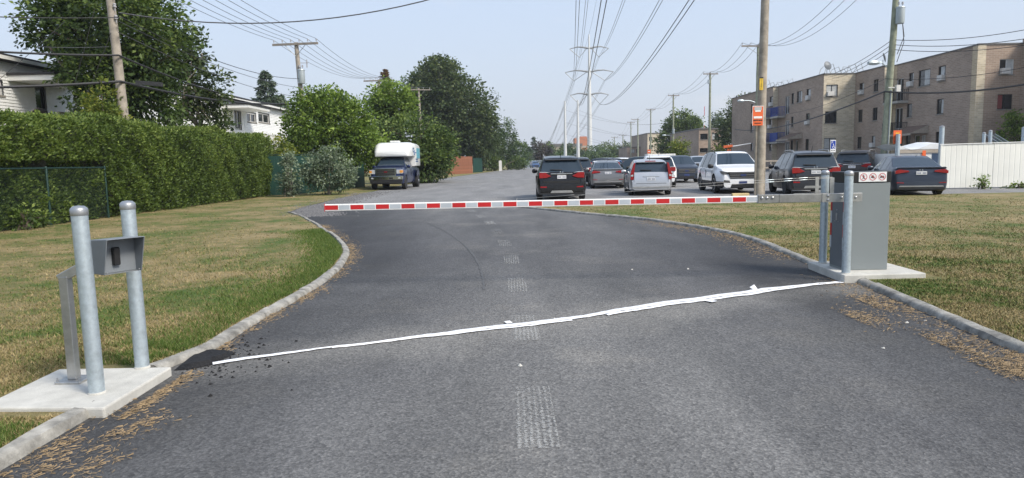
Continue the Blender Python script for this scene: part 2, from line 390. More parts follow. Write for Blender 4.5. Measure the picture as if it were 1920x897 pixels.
rp_ = [(60, -1.5), (60, 25.3), (20, 25.4), (8, 25.3), (1.0, 24.6)]+[(p.x, p.y) for p in ROUT[::-1]]
struct(lawn('lawn_left', lp)); struct(lawn('lawn_right', rp_))

# kerbs: cast sections with open joints
def kerb(name, path, side, parent, seclen=1.55):
    cum = [0]
    for i in range(1, len(path)): cum.append(cum[-1]+(path[i]-path[i-1]).length)
    def P(s):
        for i in range(1, len(path)):
            if s <= cum[i]:
                t = (s-cum[i-1])/(cum[i]-cum[i-1]+1e-9); d = (path[i]-path[i-1]).normalized(); return path[i-1].lerp(path[i], t), d
        return path[-1].copy(), (path[-1]-path[-2]).normalized()
    s = 0
    while s < cum[-1]-.05:
        L_ = min(seclen*random.uniform(.8, 1.2), cum[-1]-s); e = s+L_-.012
        k = max(3, int(L_/.16)); rings = []; dz = random.uniform(-.008, .008); dn = random.uniform(-.012, .012)
        for i in range(k+1):
            p, d = P(s+(e-s)*i/k); nrm = Vector((-d.y, d.x, 0))*side
            j = lambda a: random.uniform(-a, a)
            prof = [(-.010, -.06), (0.+j(.006), .030+j(.007)), (.016+j(.007), .054+dz+j(.005)), (.04+j(.01), .063+dz+j(.004)), (KW-.01, .066+dz+j(.005)), (KW+j(.006), .05), (KW, -.06)]
            rings.append([p+nrm*(q+dn)+Vector((0, 0, z)) for q, z in prof])
        b = MB(); b.loft(rings); b.build('kerb_section', 'kerb_concrete', parent, smooth=40); s += L_
for nm, paths, side in (('kerb_left', (PLn, PL), 1), ('kerb_right', (PRn, PR), -1)):
    k = bpy.data.objects.new(nm, None); COL.objects.link(k); struct(k)
    for p in paths: kerb(nm, p, side, k)

# ---- worn centre dashes
cen = smooth_path([Vector(p) for p in ((.12, 3.02, 0), (.1, 6.3, 0), (.04, 8.65, 0), (-.03, 10.95, 0), (-.17, 13.15, 0), (-.36, 15.4, 0), (-.6, 17.6, 0), (-.9, 19.5, 0), (-1.3, 21.8, 0), (-1.7, 24, 0))], .05)
acc = 0; s0 = .45; last = None; seg = []
mk = bpy.data.objects.new('centre_line', None); COL.objects.link(mk); struct(mk)
cur = []
for i in range(1, len(cen)):
    acc += (cen[i]-cen[i-1]).length
    ph = (acc-s0) % 2.2
    if acc > s0 and ph < 1.02: cur.append(cen[i])
    elif cur:
        seg.append(cur); cur = []
for c in seg:
    if len(c) < 4: continue
    b = MB(); o_ = offs(c, .115); i_ = offs(c, -.115); b.loft([[Vector((p.x, p.y, .0105)), Vector((q.x, q.y, .0105))] for p, q in zip(o_, i_)], closed=False)
    b.build('painted_dash', 'worn_paint', mk)

# ---- white tape across the driveway: two strips with wrinkled edges and loose flaps
ta, tb = gp(399, 686), gp(1578, 527)
td = (tb-ta).normalized(); tn = Vector((-td.y, td.x, 0)); TL = (tb-ta).length
tape = thing('marking_tape', 'wrinkled white tape strip stuck diagonally across the dark driveway', 'tape', (ta.x, ta.y, 0))
def strip(lo, hi, s0, s1, ph):
    b = MB(); rg = []; n = int((s1-s0)/.06)
    for i in range(n+1):
        s = s0+(s1-s0)*i/n; wv = .045*math.sin(s*1.5+ph)+.02*math.sin(s*3.3+ph*2)+.008*math.sin(s*9)
        pinch = 1-.55*max(0, math.sin(s*1.15+ph))**3
        a = td*s+tn*(wv+lo(s)*pinch+random.uniform(-.004, .004)); c = td*s+tn*(wv+hi(s)*pinch+random.uniform(-.004, .004))
        z = .013+.004*random.random(); rg.append([a+Vector((0, 0, z)), (a+c)/2+Vector((0, 0, z+.005)), c+Vector((0, 0, z))])
    b.loft(rg, closed=False); return b.build('tape_strip', 'tape_white', tape)
strip(lambda s: -.055, lambda s: .02+.006*s, 0, TL, .3)
strip(lambda s: -.085-.008*s, lambda s: -.065-.001*s, .9, 3.1, .32)
strip(lambda s: -.10-.008*s, lambda s: -.065-.001*s, 3.5, TL-.05, .3)
for s, q, a, up in ((TL*.68, -.10, .09, .008), (TL*.805, .06, .06, .05), (TL*.36, .03, .06, .012)):
    b = MB(); p = td*s+tn*q; b.add([p+Vector((0, 0, .016)), p+td*a+Vector((0, 0, .016)), p+td*a*.9+tn*(-.12 if q < 0 else .05)+Vector((0, 0, .016+up)), p+td*a*.1+tn*(-.12 if q < 0 else .07)+Vector((0, 0, .016+up*.4))], [(0, 1, 2, 3)]); b.build('tape_flap', 'tape_white', tape)

# ---- cold asphalt patch with crumbs at the end of the tape
pc = thing('asphalt_patch', 'fresh black asphalt patch at the kerb by the tape end', 'patch', (*gp(382, 676)[:2], 0))
poly = [gp(u, v) for u, v in [(332, 696), (346, 680), (366, 667), (385, 661), (410, 659), (440, 664), (432, 672), (404, 679), (398, 686), (372, 692)]]
b = MB(); c0 = Vector((pc.location.x, pc.location.y, 0)); n = len(poly)
ring = [(p-c0)+Vector((random.uniform(-.02, .02), random.uniform(-.02, .02), .009)) for p in poly]; ring2 = [Vector((p.x*.75, p.y*.75, .03+random.random()*.012)) for p in ring]
b.loft([ring, ring2], caps=False); b.add(ring2+[Vector((0, 0, .034))], [(i, (i+1) % n, n) for i in range(n)]); b.build('patch_surface', 'patch_asphalt', pc, smooth=60)
b = MB()
def lump(b, p, r, mi=0):
    vs = [Vector((math.cos(a)*r*random.uniform(.7, 1.2), math.sin(a)*r*random.uniform(.7, 1.2), 0))+p for a in (0, 1.25, 2.5, 3.75, 5)]
    b.add(vs+[p+Vector((random.uniform(-.3, .3)*r, 0, r*random.uniform(.6, 1)))], [(0, 1, 5), (1, 2, 5), (2, 3, 5), (3, 4, 5), (4, 0, 5)], mi)
for _ in range(420):
    q = gp(random.gauss(385, 60), random.gauss(668, 22))
    if q.x > -2.45 and (Vector((q.x, q.y, 0))-c0).length < 1.3: lump(b, Vector((q.x, q.y, .007))-c0, random.choice((.006, .008, .012, .018)))
stuff(b.build('asphalt_crumbs', 'patch_asphalt', pc))

# ---- loose stones on the driveway edge, gravel shoulder
b = MB()
for _ in range(5200):
    t = random.random(); e = random.choice(range(0, 3)); a, c = ([Vector((-6.2, 20.6, 0))]+EDGE)[e], ([Vector((-6.2, 20.6, 0))]+EDGE)[e+1]
    p = a.lerp(c, t)+Vector((random.gauss(.25, .5), random.uniform(-.3, .3), 0))
    lump(b, Vector((p.x, p.y, lz(p.x, p.y)-.02 if p.x < a.lerp(c, t).x else .005)), random.uniform(.015, .045))
stuff(tag(b.build('gravel_shoulder', 'gravel'), 'grey gravel strewn along the road edge beyond the kerb', 'gravel'))
b = MB()
for u, v in ((205, 735), (1290, 506), (1185, 507), (1040, 600), (1700, 607), (975, 688), (480, 440), (1735, 603), (1656, 655)):
    p = gp(u, v); lump(b, Vector((p.x, p.y, .008)), random.uniform(.014, .022))
stuff(tag(b.build('road_pebbles', 'concrete'), 'few pale pebbles scattered over the driveway', 'pebbles'))

# ---- grass blades
def point_in(poly):
    px = np.array([p[0] for p in poly]); py = np.array([p[1] for p in poly])
    def f(x, y):
        c = np.zeros(len(x), bool); j = len(px)-1
        for i in range(len(px)):
            k = ((py[i] > y) != (py[j] > y)) & (x < (px[j]-px[i])*(y-py[i])/(py[j]-py[i]+1e-12)+px[i]); c ^= k; j = i
        return c
    return f
LZ = np.vectorize(lz)
def blades(name, label, poly, x0, x1, y0, y1, n, pad):
    r = 1/np.sqrt(RNG.uniform(1/y1**2, 1/y0**2, n*6)); ang = RNG.uniform(math.atan2(x0, 6), math.atan2(x1, 6), n*6)
    x = r*np.tan(ang)*1.0; y = r
    ok = point_in(poly)(x, y) & (np.abs(x) < 16) & ~((x > pad[0]) & (x < pad[1]) & (y > pad[2]) & (y < pad[3]))
    x, y = x[ok][:n], y[ok][:n]; n = len(x); z = LZ(x, y)-.006
    h = RNG.uniform(.010, .034, n)*(1+.012*y); a = RNG.uniform(0, 2*PI, n); wd = RNG.uniform(.0025, .005, n)*(1+.13*y)
    lean = RNG.uniform(.1, 1.2, n)*h; b_ = RNG.uniform(0, 2*PI, n)
    V = np.zeros((n, 3, 3)); V[:, 0] = np.stack([x-np.cos(a)*wd, y-np.sin(a)*wd, z], 1); V[:, 1] = np.stack([x+np.cos(a)*wd, y+np.sin(a)*wd, z], 1)
    V[:, 2] = np.stack([x+np.cos(b_)*lean, y+np.sin(b_)*lean, z+h], 1)
    o = quads_mesh(name, V, RNG.uniform(0, 1, n), 'grass_blade', k=3); tag(o, label, 'grass'); stuff(o)
blades('lawn_grass', 'short patchy green and dry grass on the lawn left of the driveway', lp, -12, -1.2, 3, 34, 230000, (-3.36, -2.3, 4.0, 5.08))
blades('lawn_grass', 'short half-dry grass on the lawn right of the driveway', rp_, 0, 7, 4.2, 25, 150000, (3.84, 5.04, 7.95, 9.12))
# tufts beside the near kerb and the pads
# ---- dry straw blown against the kerbs
def straw(name, label, spots):
    V = []
    for p, n, sp, sx in spots:
        for _ in range(n):
            x = p.x+sx*abs(random.gauss(0, sp)); y = p.y+random.gauss(0, sp*1.2); a = random.gauss(.6, 1.1); l = random.uniform(.007, .026); w_ = random.uniform(.0006, .0012)
            z = .009+random.random()*.012; d = Vector((math.cos(a), math.sin(a), 0))*l; q = Vector((-math.sin(a), math.cos(a), 0))*w_*(1+y*.08)
            c = Vector((x, y, z)); V.append([c-d-q, c-d+q, c+d+q+Vector((0, 0, random.random()*.008)), c+d-q])
    V = np.array([[list(p) for p in f] for f in V]); o = quads_mesh(name, V, RNG.uniform(0, 1, len(V)), 'dry_straw'); stuff(tag(o, label, 'straw'))
sl = [(p+Vector((.02, 0, 0)), random.choice((14, 24, 40, 70)), .10, 1) for p in PLn[6:]]+[(p, random.choice((10, 20, 45, 80)), .05+.004*p.y, 1) for p in PL[4:70]]
sl += [(gp(u, v), 110, .09, 1) for u, v in ((200, 818), (150, 880), (60, 885), (250, 800), (95, 840))]
sl += [(Vector((-2.4, 4.1+.1*i, 0)), 60, .05, 1) for i in range(9)]
straw('dry_straw', 'dry tan grass clippings lying along the left kerb', sl)
sr = [(p-Vector((.02, 0, 0)), random.choice((20, 40, 70, 110)), .20, -1) for p in PRn[8:]]+[(p, random.choice((40, 70, 110)), .10+.012*p.y, -1) for p in PR[4:40]]
sr += [(gp(u, v), 420, .17, 1) for u, v in ((1880, 690), (1900, 705), (1850, 695), (1760, 648), (1620, 570), (1595, 598), (1915, 680))]
straw('dry_straw', 'dry tan grass clippings lying along the right kerb', sr)

# dark tyre mark curving through the driveway
M('tyre_mark', (.085, .087, .09), .9, var=.1, vscale=30)
b = MB(); pth = smooth_path([gp(u, v) for u, v in ((800, 418), (840, 438), (872, 462), (893, 488), (905, 520), (908, 545))], .1)
o_ = offs(pth, .016); i_ = offs(pth, -.016); b.loft([[Vector((p.x+random.uniform(-.012, .012), p.y, .0105)), Vector((q.x+random.uniform(-.012, .012), q.y, .0105))] for p, q in zip(o_, i_)], closed=False); struct(b.build('road_mark', 'tyre_mark'))
# ================================================================ gate: pads, bollards, card reader, barrier
def slab(name, label, pts, z0, z1):
    t = MB(); cx = sum(p[0] for p in pts)/len(pts); cy = sum(p[1] for p in pts)/len(pts)
    t.prism([(p[0]-cx, p[1]-cy) for p in pts], z0, z1); o = t.build(name, 'concrete', bevel=.012, seg=2); o.location = (cx, cy, 0); return tag(o, label, 'concrete pad', 'concrete pads at the gate')
slab('concrete_pad', 'pale concrete pad carrying the card reader, left of the driveway', [tuple(gp(u, v, .070)[:2]) for u, v in ((-40, 764), (195, 765), (322, 688), (110, 692))], -.1, .070)
slab('concrete_pad', 'pale concrete pad carrying the grey barrier cabinet', [(3.89, 8.03), (4.87, 8.06), (4.87, 9.08), (3.94, 9.15)], -.1, .102)
def bollard(loc, label, top=1.30, lean=(0, 0)):
    t = thing('bollard', label, 'bollard', loc, 0, 'galvanized bollards at the gate'); h = top-loc[2]
    b = MB(); b.lathe([(.048, -.02), (.048, h-.055)], 28); b.build('pipe', 'galvanized', t, smooth=40)
    b = MB(); b.lathe([(.050, h-.055), (.0515, h-.05), (.0515, h-.018), (.048, h-.010), (.032, h+.004), (.001, h+.008)], 28); b.build('cap', 'cap_metal', t, smooth=35)
    b = MB(); b.lathe([(.055, -.002), (.052, .008), (.048, .012)], 24); b.build('grout', 'concrete', t)
    t.rotation_euler = (lean[0], lean[1], 0)
bollard((*gp(182, 737, .070)[:2], .070), 'galvanized steel bollard in front of the card reader, nearest the camera', 1.275, (0, R(-.6)))
bollard((*gp(267, 689, .070)[:2], .070), 'galvanized steel bollard behind the card reader box', 1.275, (0, R(-.6)))
bollard((3.968, 8.155, .102), 'galvanized steel bollard in front of the barrier cabinet', 1.315)
bollard((4.07, 9.0, .102), 'galvanized steel bollard on the far side of the barrier cabinet', 1.31)

# card reader stand
t = thing('card_reader_stand', 'grey hooded card reader on a cranked aluminium post', 'card reader', (*gp(140, 714, .070)[:2], .070))
b = MB(); b.box((0, 0, .008), (.17, .17, .016)); b.build('base_plate', 'aluminium', t, bevel=.003)
for sx in (-1, 1):
    for sy in (-1, 1):
        b = MB(); b.lathe([(.011, .016), (.011, .026), (.006, .027), (.006, .042), (.001, .043)], 6, (sx*.070, sy*.070, 0)); b.build('anchor_bolt', 'cap_metal', t)
b = MB(); b.box((0, 0, .37), (.06, .06, .71)); b.build('post', 'aluminium', t, bevel=.004)
b = MB(); e = Vector((.30, .02, .155)); d = e.normalized(); rot = d.to_track_quat('X', 'Z').to_matrix()
b.box(Vector((-.02, 0, .715))+e*.5, (e.length+.03, .058, .058), rot); b.build('arm', 'aluminium', t, bevel=.004)
# hood: opens towards the driveway (+x) and slightly to the camera
hd = bpy.data.objects.new('hood_axis', None); bpy.data.objects.remove(hd)
rz = Matrix.Rotation(R(-33), 3, 'Z'); hc = Vector((.36, -.015, .86))
def H(x, y, z): return hc+rz @ Vector((x, y, z))
b = MB(); th = .006; W2 = .125
b.add([H(-.12, -W2, .11), H(.15, -W2, .125), H(.15, W2, .125), H(-.12, W2, .11), H(-.12, -W2, .104), H(.15, -W2, .119), H(.15, W2, .119), H(-.12, W2, .104)], [(0, 1, 2, 3), (7, 6, 5, 4), (0, 4, 5, 1), (1, 5, 6, 2), (2, 6, 7, 3), (3, 7, 4, 0)])
for sy in (-1, 1):
    y0, y1 = sy*W2, sy*(W2-th)
    b.add([H(-.12, y0, .106), H(.15, y0, .121), H(.085, y0, -.11), H(-.12, y0, -.11), H(-.12, y1, .106), H(.15, y1, .121), H(.085, y1, -.11), H(-.12, y1, -.11)], [(0, 1, 2, 3), (7, 6, 5, 4), (0, 4, 5, 1), (1, 5, 6, 2), (2, 6, 7, 3), (3, 7, 4, 0)])
b.build('hood', 'reader_grey', t, bevel=.002)
b = MB(); b.add([H(.02, -W2+th, .105), H(.02, W2-th, .105), H(.02, W2-th, -.108), H(.02, -W2+th, -.108)], [(0, 1, 2, 3)])
b.add([H(-.12, -W2, -.11), H(.085, -W2, -.11), H(.085, W2, -.11), H(-.12, W2, -.11)], [(0, 1, 2, 3)])
b.add([H(-.12, -W2, -.11), H(-.12, W2, -.11), H(-.12, W2, .106), H(-.12, -W2, .106)], [(0, 1, 2, 3)]); b.build('housing', 'reader_grey', t)
b = MB(); b.box(H(.035, -.015, .0), (.03, .045, .12), rz); b.build('reader', 'black_plastic', t, bevel=.006)
for yy in (-.105, .105):
    b = MB(); b.box(H(.087, yy, -.098), (.004, .008, .008), rz); b.build('screw', 'cap_metal', t)

# barrier cabinet
CX0, CX1, CY0, CY1, ZP = 3.955, 4.49, 8.20, 8.58, .102
t = thing('barrier_gate', 'automatic barrier gate with grey cabinet and lowered red and white arm', 'barrier gate', ((CX0+CX1)/2, (CY0+CY1)/2, ZP)); o0 = Vector(t.location)
def lb(a, b): return [Vector(a)-o0, Vector(b)-o0]
b = MB(); b.b2(*lb((CX0, CY0, ZP), (CX1, CY1, 1.165))); cab = b.build('cabinet', 'cabinet_grey', t, bevel=.006)
b = MB(); b.b2(*lb((CX0-.004, CY0-.004, 1.168), (CX1+.004, CY1+.004, 1.30))); b.build('cabinet_head', 'black_plastic', t, bevel=.006)
b = MB(); b.b2(*lb((CX0-.004, CY0+.012, ZP+.03), (CX0-.001, CY1-.012, 1.155))); dr = b.build('door_panel', M('cabinet_dark', (.13, .145, .16), .5, .1, var=.04), t)  # darker grey than the front: the left side's shade put into its colour
b = MB(); b.b2(*lb((CX0-.010, CY0+.19, .70), (CX0-.004, CY0+.225, .79))); b.build('lock', 'cap_metal', dr)
for yy, zz in ((.16, .69), (.25, .69), (.205, .83)):
    b = MB(); b.lathe([(.008, 0), (.008, .005), (.001, .006)], 8, Vector((CX0-.004, CY0+yy, zz))-o0, Matrix.Rotation(-PI/2, 3, 'Y')); b.build('rivet', 'cap_metal', dr)
for yy in (CY0+.006, CY1-.045):
    for k in range(4):
        z1 = .965-k*.155; b = MB(); b.b2(*lb((CX0-.008, yy, z1-.15), (CX0-.004, yy+.038, z1))); b.build('reflective_strip', 'reflect_red' if k % 2 == 0 else 'reflect_silver', t)
# sign with three prohibitions
SY = CY0-.008
sg = bpy.data.objects.new('sign', None); bpy.data.objects.remove(sg)
sx0, sx1, sz0, sz1 = 4.10, 4.435, 1.178, 1.295
b = MB(); b.b2(*lb((sx0, SY-.002, sz0), (sx1, SY+.003, sz1))); sign = b.build('sign', 'sign_white', t)
sign['label'] = 'white sign with three red prohibition circles'
PW = (sx1-sx0)/3
def flat(poly, y, mat, name, par):
    m_ = MB(); m_.add([Vector((p[0], y, p[1]))-o0 for p in poly], [tuple(range(len(poly)))]); return m_.build(name, mat, par)
def disc(cx, cz, r, n=14): return [(cx+r*math.cos(2*PI*k/n), cz+r*math.sin(2*PI*k/n)) for k in range(n)]
def bar(x0, z0, x1, z1, w_):
    d = Vector((x1-x0, z1-z0)).normalized(); q = Vector((-d.y, d.x))*w_/2; return [(x0+q.x, z0+q.y), (x1+q.x, z1+q.y), (x1-q.x, z1-q.y), (x0-q.x, z0-q.y)]
for k in range(3):
    cx, cz = sx0+PW*(k+.5), (sz0+sz1)/2; r = .043
    y1, y2 = SY-.0035, SY-.005
    if k == 0:
        fig = [disc(cx, cz+.02, .006)]+[bar(*q, .006) for q in ((cx, cz+.014, cx-.001, cz-.008), (cx, cz-.006, cx-.013, cz-.026), (cx, cz-.006, cx+.013, cz-.024), (cx, cz+.01, cx-.012, cz+.001), (cx, cz+.01, cx+.013, cz+.003))]
    elif k == 1:
        fig = [bar(cx-.024, cz-.004, cx+.022, cz-.006, .008), bar(cx-.018, cz+.002, cx+.004, cz+.006, .008), bar(cx+.002, cz+.008, cx+.014, cz-.002, .01), disc(cx, cz+.016, .006), bar(cx-.002, cz+.012, cx-.004, cz+.002, .007), bar(cx-.022, cz-.012, cx+.024, cz-.012, .004)]
    else:
        fig = [bar(cx-.024, cz-.012, cx+.024, cz-.012, .004), bar(cx-.022, cz+.003, cx+.02, cz+.001, .014), disc(cx-.016, cz-.008, .010), disc(cx+.016, cz-.008, .010), bar(cx+.004, cz+.012, cx+.016, cz+.004, .006)]
    for q, f in enumerate(fig): flat(f, y1-.0003*q, M('picto_grey', (.10, .11, .10), .5) if k else 'black_plastic', 'pictogram', sign)
    m_ = MB(); n = 32
    for i in range(n):
        a, c = 2*PI*i/n, 2*PI*(i+1)/n
        m_.add([Vector((cx+math.cos(q)*rr, y2-.001, cz+math.sin(q)*rr))-o0 for q, rr in ((a, r), (c, r), (c, r-.0055), (a, r-.0055))], [(0, 1, 2, 3)])
    m_.add([Vector((p[0], y2-.0015, p[1]))-o0 for p in bar(cx-.029, cz+.029, cx+.029, cz-.029, .0055)], [(0, 1, 2, 3)]); m_.build('prohibition_ring', 'sign_red', sign)
# arm
AY, AZ = 8.13, 1.0
AXL, AXR = -2.315, 2.86
arm = MB(); arm.b2(*lb((AXL, AY-.022, AZ-.040), (AXR+.03, AY+.022, AZ+.040))); ao = arm.build('arm', 'arm_white', t, bevel=.006, seg=2)
pitch = .3045
for k in range(17):
    x0 = AXL+.004+k*pitch
    b = MB(); b.b2(*lb((x0, AY-.0235, AZ-.027), (x0+.157, AY-.0225, AZ+.027))); b.build('red_reflector', 'reflect_red', ao)
    b = MB(); b.b2(*lb((x0+.167, AY-.0235, AZ-.026), (x0+pitch-.010, AY-.0225, AZ+.026))); b.build('silver_reflector', 'reflect_silver', ao)
b = MB(); b.b2(*lb((AXL-.004, AY-.024, AZ-.044), (AXL+.001, AY+.024, AZ+.044))); b.build('end_cap', 'sign_red', ao)
b = MB(); b.b2(*lb((AXR, AY-.034, AZ-.05), (3.11, AY+.034, AZ+.05))); b.b2(*lb((3.112, AY-.032, AZ-.049), (3.66, AY+.032, AZ+.049))); br = b.build('arm_bracket', 'steel_bar', t, bevel=.004)
b = MB(); b.b2(*lb((3.62, AY-.040, AZ-.052), (4.10, AY-.030, AZ+.052))); pv = b.build('pivot_plate', 'aluminium', t, bevel=.004)
for x in (2.905, 2.965, 3.03): 
    b = MB(); b.lathe([(.016, 0), (.016, .008), (.009, .012), (.001, .013)], 12, Vector((x, AY-.034, AZ+.012))-o0, Matrix.Rotation(PI/2, 3, 'X')); b.build('bolt', 'cap_metal', br)
for x, z in ((3.69, .025), (3.69, -.025), (4.02, .0), (3.85, .0)):
    b = MB(); b.lathe([(.015, 0), (.015, .008), (.009, .012), (.001, .013)], 12, Vector((x, AY-.040, AZ+z))-o0, Matrix.Rotation(PI/2, 3, 'X')); b.build('bolt', 'cap_metal', pv)
b = MB(); b.b2(*lb((3.545, AY-.02, AZ+.0515), (3.585, AY-.012, AZ+.25))); b.build('stay_mast', 'aluminium', t)
b = MB(); b.b2(*lb((3.715, AY-.028, AZ-.05), (3.765, AY-.020, AZ+.24))); b.build('stay_plate', 'aluminium', t)
b = MB(); b.b2(*lb((3.3, AY-.012, AZ+.0505), (3.70, AY+.03, AZ+.058))); b.build('top_flange', 'steel_bar', t)
for dz, xl in ((0, -.02), (.022, .6)):
    pts = [Vector((xl, AY-.005, AZ+.06+dz*.2)), Vector((1.2, AY-.006, AZ+.115+dz*1.6)), Vector((2.4, AY-.008, AZ+.175+dz*1.4)), Vector((3.56, AY-.022, AZ+.225+dz)), Vector((3.74, AY-.03, AZ+.235+dz*.4))]
    b = MB(); b.tube([p-o0 for p in pts], .0018, 6); cb = b.build('stay_cable', 'steel_bar', t)
    for x in (3.0, 3.22, 3.40):
        b = MB(); p = Vector((x, AY-.016, AZ+.175+(x-2.4)*.043+dz*1.15)); b.tube([p-o0-Vector((.05, 0, .002)), p-o0, p-o0+Vector((.05, 0, .002))], [.003, .006, .003], 6); b.build('turnbuckle', 'galvanized', cb)
b = MB(); b.tube([Vector((-.02, AY, AZ+.04))-o0, Vector((-.02, AY, AZ+.07))-o0], .006, 6); b.build('eye_bolt', 'cap_metal', t)

t.location.x += .085; t.location.y += .167
# ================================================================ vegetation
leaf_mat('leaf_maple', (0.0339, .0592, .0209), (0.0806, .1288, .0383), (0.1803, .2350, .0610))
leaf_mat('leaf_bright', (0.0498, .0906, .0165), (0.1335, .2059, .0362), (0.2669, .3542, .0741))
leaf_mat('leaf_dark', (0.0279, .0478, .0202), (0.0676, .1030, .0405), (0.1689, .1987, .0828))
leaf_mat('leaf_hedge', (.0345, .0574, .0172), (.1111, .1685, .0383), (.2394, .2968, .0766))
leaf_mat('leaf_yellow', (.0600, .0900, .0168), (.1380, .1860, .0360), (.2880, .2880, .0600))
leaf_mat('leaf_silver', (.0644, .0887, .0601), (.1645, .2145, .1502), (.3432, .4004, .2860))
leaf_mat('leaf_spruce', (.0354, .0619, .0442), (.0840, .1238, .0884), (.1878, .2210, .1547))
leaf_mat('leaf_brown', (.0700, .0420, .0252), (.1540, .0910, .0490), (.2520, .1680, .0980))
leaf_mat('leaf_far', (.0352, .0672, .0320), (.0768, .1248, .0544), (.1440, .2000, .0800))
leaf_mat('leaf_purple', (.0320, .0320, .0352), (.0672, .0576, .0608), (.1280, .1088, .0960))

def leaf_quads(P, size, tint, outward=None, droop=.3, asp=.55):
    n = len(P); d = RNG.normal(size=(n, 3)); d[:, 2] = d[:, 2]*.6-droop
    if outward is not None: d += outward*1.1
    d /= np.linalg.norm(d, axis=1)[:, None]
    nrm = RNG.normal(size=(n, 3)); nrm[:, 2] += .9
    s = np.cross(d, nrm); s /= np.linalg.norm(s, axis=1)[:, None]+1e-9
    L_ = (size*RNG.uniform(.65, 1.3, n))[:, None]; W_ = L_*asp*.5
    up = np.cross(s, d)*L_*.12
    return np.stack([P, P+d*L_*.45+s*W_+up, P+d*L_, P+d*L_*.45-s*W_+up], 1)
def blob(ells, nclump, per, crad, size, squash=1., lo=.55):
    """leaf clumps spread through the outer shell of several ellipsoids"""
    vol = np.array([e[3]*e[4]*e[5] for e in ells])**.67; pick = RNG.choice(len(ells), nclump, p=vol/vol.sum())
    E = np.array(ells)[pick]; d = RNG.normal(size=(nclump, 3)); d /= np.linalg.norm(d, axis=1)[:, None]
    r = RNG.uniform(lo, 1.04, nclump)[:, None]; C = E[:, :3]+d*r*E[:, 3:]
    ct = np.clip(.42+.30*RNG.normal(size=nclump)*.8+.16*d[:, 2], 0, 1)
    idx = np.repeat(np.arange(nclump), per); n = len(idx); off = RNG.normal(size=(n, 3))*crad*np.array([1, 1, .7])
    P = C[idx]+off; T = np.clip(ct[idx]+RNG.normal(size=n)*.16, 0, 1)
    return leaf_quads(P, np.full(n, size), T, d[idx]), T
def limbs(b, base, h, r, ells, n, crook=.25, side=7):
    base = Vector(base); pts = [base+Vector((random.gauss(0, crook*.2)*i, random.gauss(0, crook*.2)*i, h*i/5)) for i in range(6)]
    b.tube(pts, [r*(1.25-.16*i) for i in range(6)], side)
    for k in range(n):
        e = ells[k % len(ells)]; a = random.uniform(0, 2*PI); s = pts[random.randint(2, 5)]
        tip = Vector((e[0]+e[3]*.75*math.cos(a), e[1]+e[4]*.75*math.sin(a), e[2]+e[5]*random.uniform(-.3, .8)))
        mid = s.lerp(tip, .5)+Vector((random.gauss(0, crook), random.gauss(0, crook), .2)); b.tube([s, s.lerp(mid, .5), mid, tip], [r*.5, r*.38, r*.26, r*.06], 5)
def tree(name, label, base, ells, mat, nclump, per, crad, size, h=None, r=.16, nl=9, bark='bark', group='trees along the left side of the road', cat='tree', lo=.55):
    """ells relative to the base"""
    t = thing(name, label, cat, base, 0, group); b = MB(); h = h or max(e[2] for e in ells)
    limbs(b, (0, 0, -.05), h, r, ells, nl); b.build('trunk', bark, t, smooth=60)
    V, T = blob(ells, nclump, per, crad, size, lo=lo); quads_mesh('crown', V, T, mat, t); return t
def conifer(name, label, base, h, rad, mat, n=5000, size=.3, group='conifers behind the houses', z0=.8):
    t = thing(name, label, 'tree', base, 0, group); b = MB(); b.tube([(0, 0, -.05), (0, 0, h*.5), (0, 0, h)], [h*.018, h*.012, .01], 6); b.build('trunk', 'bark', t)
    nb = 260; a = RNG.uniform(0, 2*PI, nb); zz = z0+(h-z0)*RNG.uniform(0, 1, nb)**1.1; rr = rad*(1-(zz-z0)/(h-z0))**.9*RNG.uniform(.7, 1.1, nb)+.1
    k = RNG.integers(0, nb, n); f = RNG.uniform(.1, 1, n)**.6; tt = RNG.uniform(.2, .8, nb)
    P = np.stack([np.cos(a[k])*rr[k]*f, np.sin(a[k])*rr[k]*f, zz[k]-.25*rr[k]*f**2], 1)+RNG.normal(size=(n, 3))*np.array([.11, .11, .06])*(.35+rr[k][:, None]*.3)
    T = np.clip(tt[k]+RNG.normal(size=n)*.15, 0, 1); out = np.stack([np.cos(a[k]), np.sin(a[k]), -.25*np.ones(n)], 1)
    quads_mesh('crown', leaf_quads(P, np.full(n, size), T, out, .5, .35), T, mat, t); return t

leaf_mat('kerb_grass', (.05, .095, .02), (.11, .17, .035), (.22, .235, .085))
def verge(label, path, side, n, wid, hmin, hmax):
    P0 = np.array([[p.x, p.y] for p in path]); k = RNG.integers(0, len(P0)-1, n); f = RNG.uniform(0, 1, n)[:, None]
    A, B = P0[k], P0[k+1]; d = B-A; d /= np.linalg.norm(d, axis=1)[:, None]+1e-9; q = np.stack([-d[:, 1], d[:, 0]], 1)*side
    C = A+(B-A)*f+q*(np.abs(RNG.normal(size=n))*wid+.125)[:, None]; x, y = C[:, 0], C[:, 1]; z = LZ(x, y)-.004
    h = RNG.uniform(hmin, hmax, n); a = RNG.uniform(0, 2*PI, n); b_ = RNG.uniform(0, 2*PI, n); wd = RNG.uniform(.0018, .0036, n)*(1+.09*y); ln = RNG.uniform(.2, 1.1, n)*h
    V = np.zeros((n, 3, 3)); V[:, 0] = np.stack([x-np.cos(a)*wd, y-np.sin(a)*wd, z], 1); V[:, 1] = np.stack([x+np.cos(a)*wd, y+np.sin(a)*wd, z], 1); V[:, 2] = np.stack([x+np.cos(b_)*ln, y+np.sin(b_)*ln, z+h], 1)
    stuff(tag(quads_mesh('verge_grass', V, np.clip(RNG.normal(.42, .27, n), 0, 1), 'kerb_grass', k=3), label, 'grass'))
verge('longer green grass fringe behind the left kerb', [p for p in PL if p.y < 16], 1, 26000, .30, .02, .06)
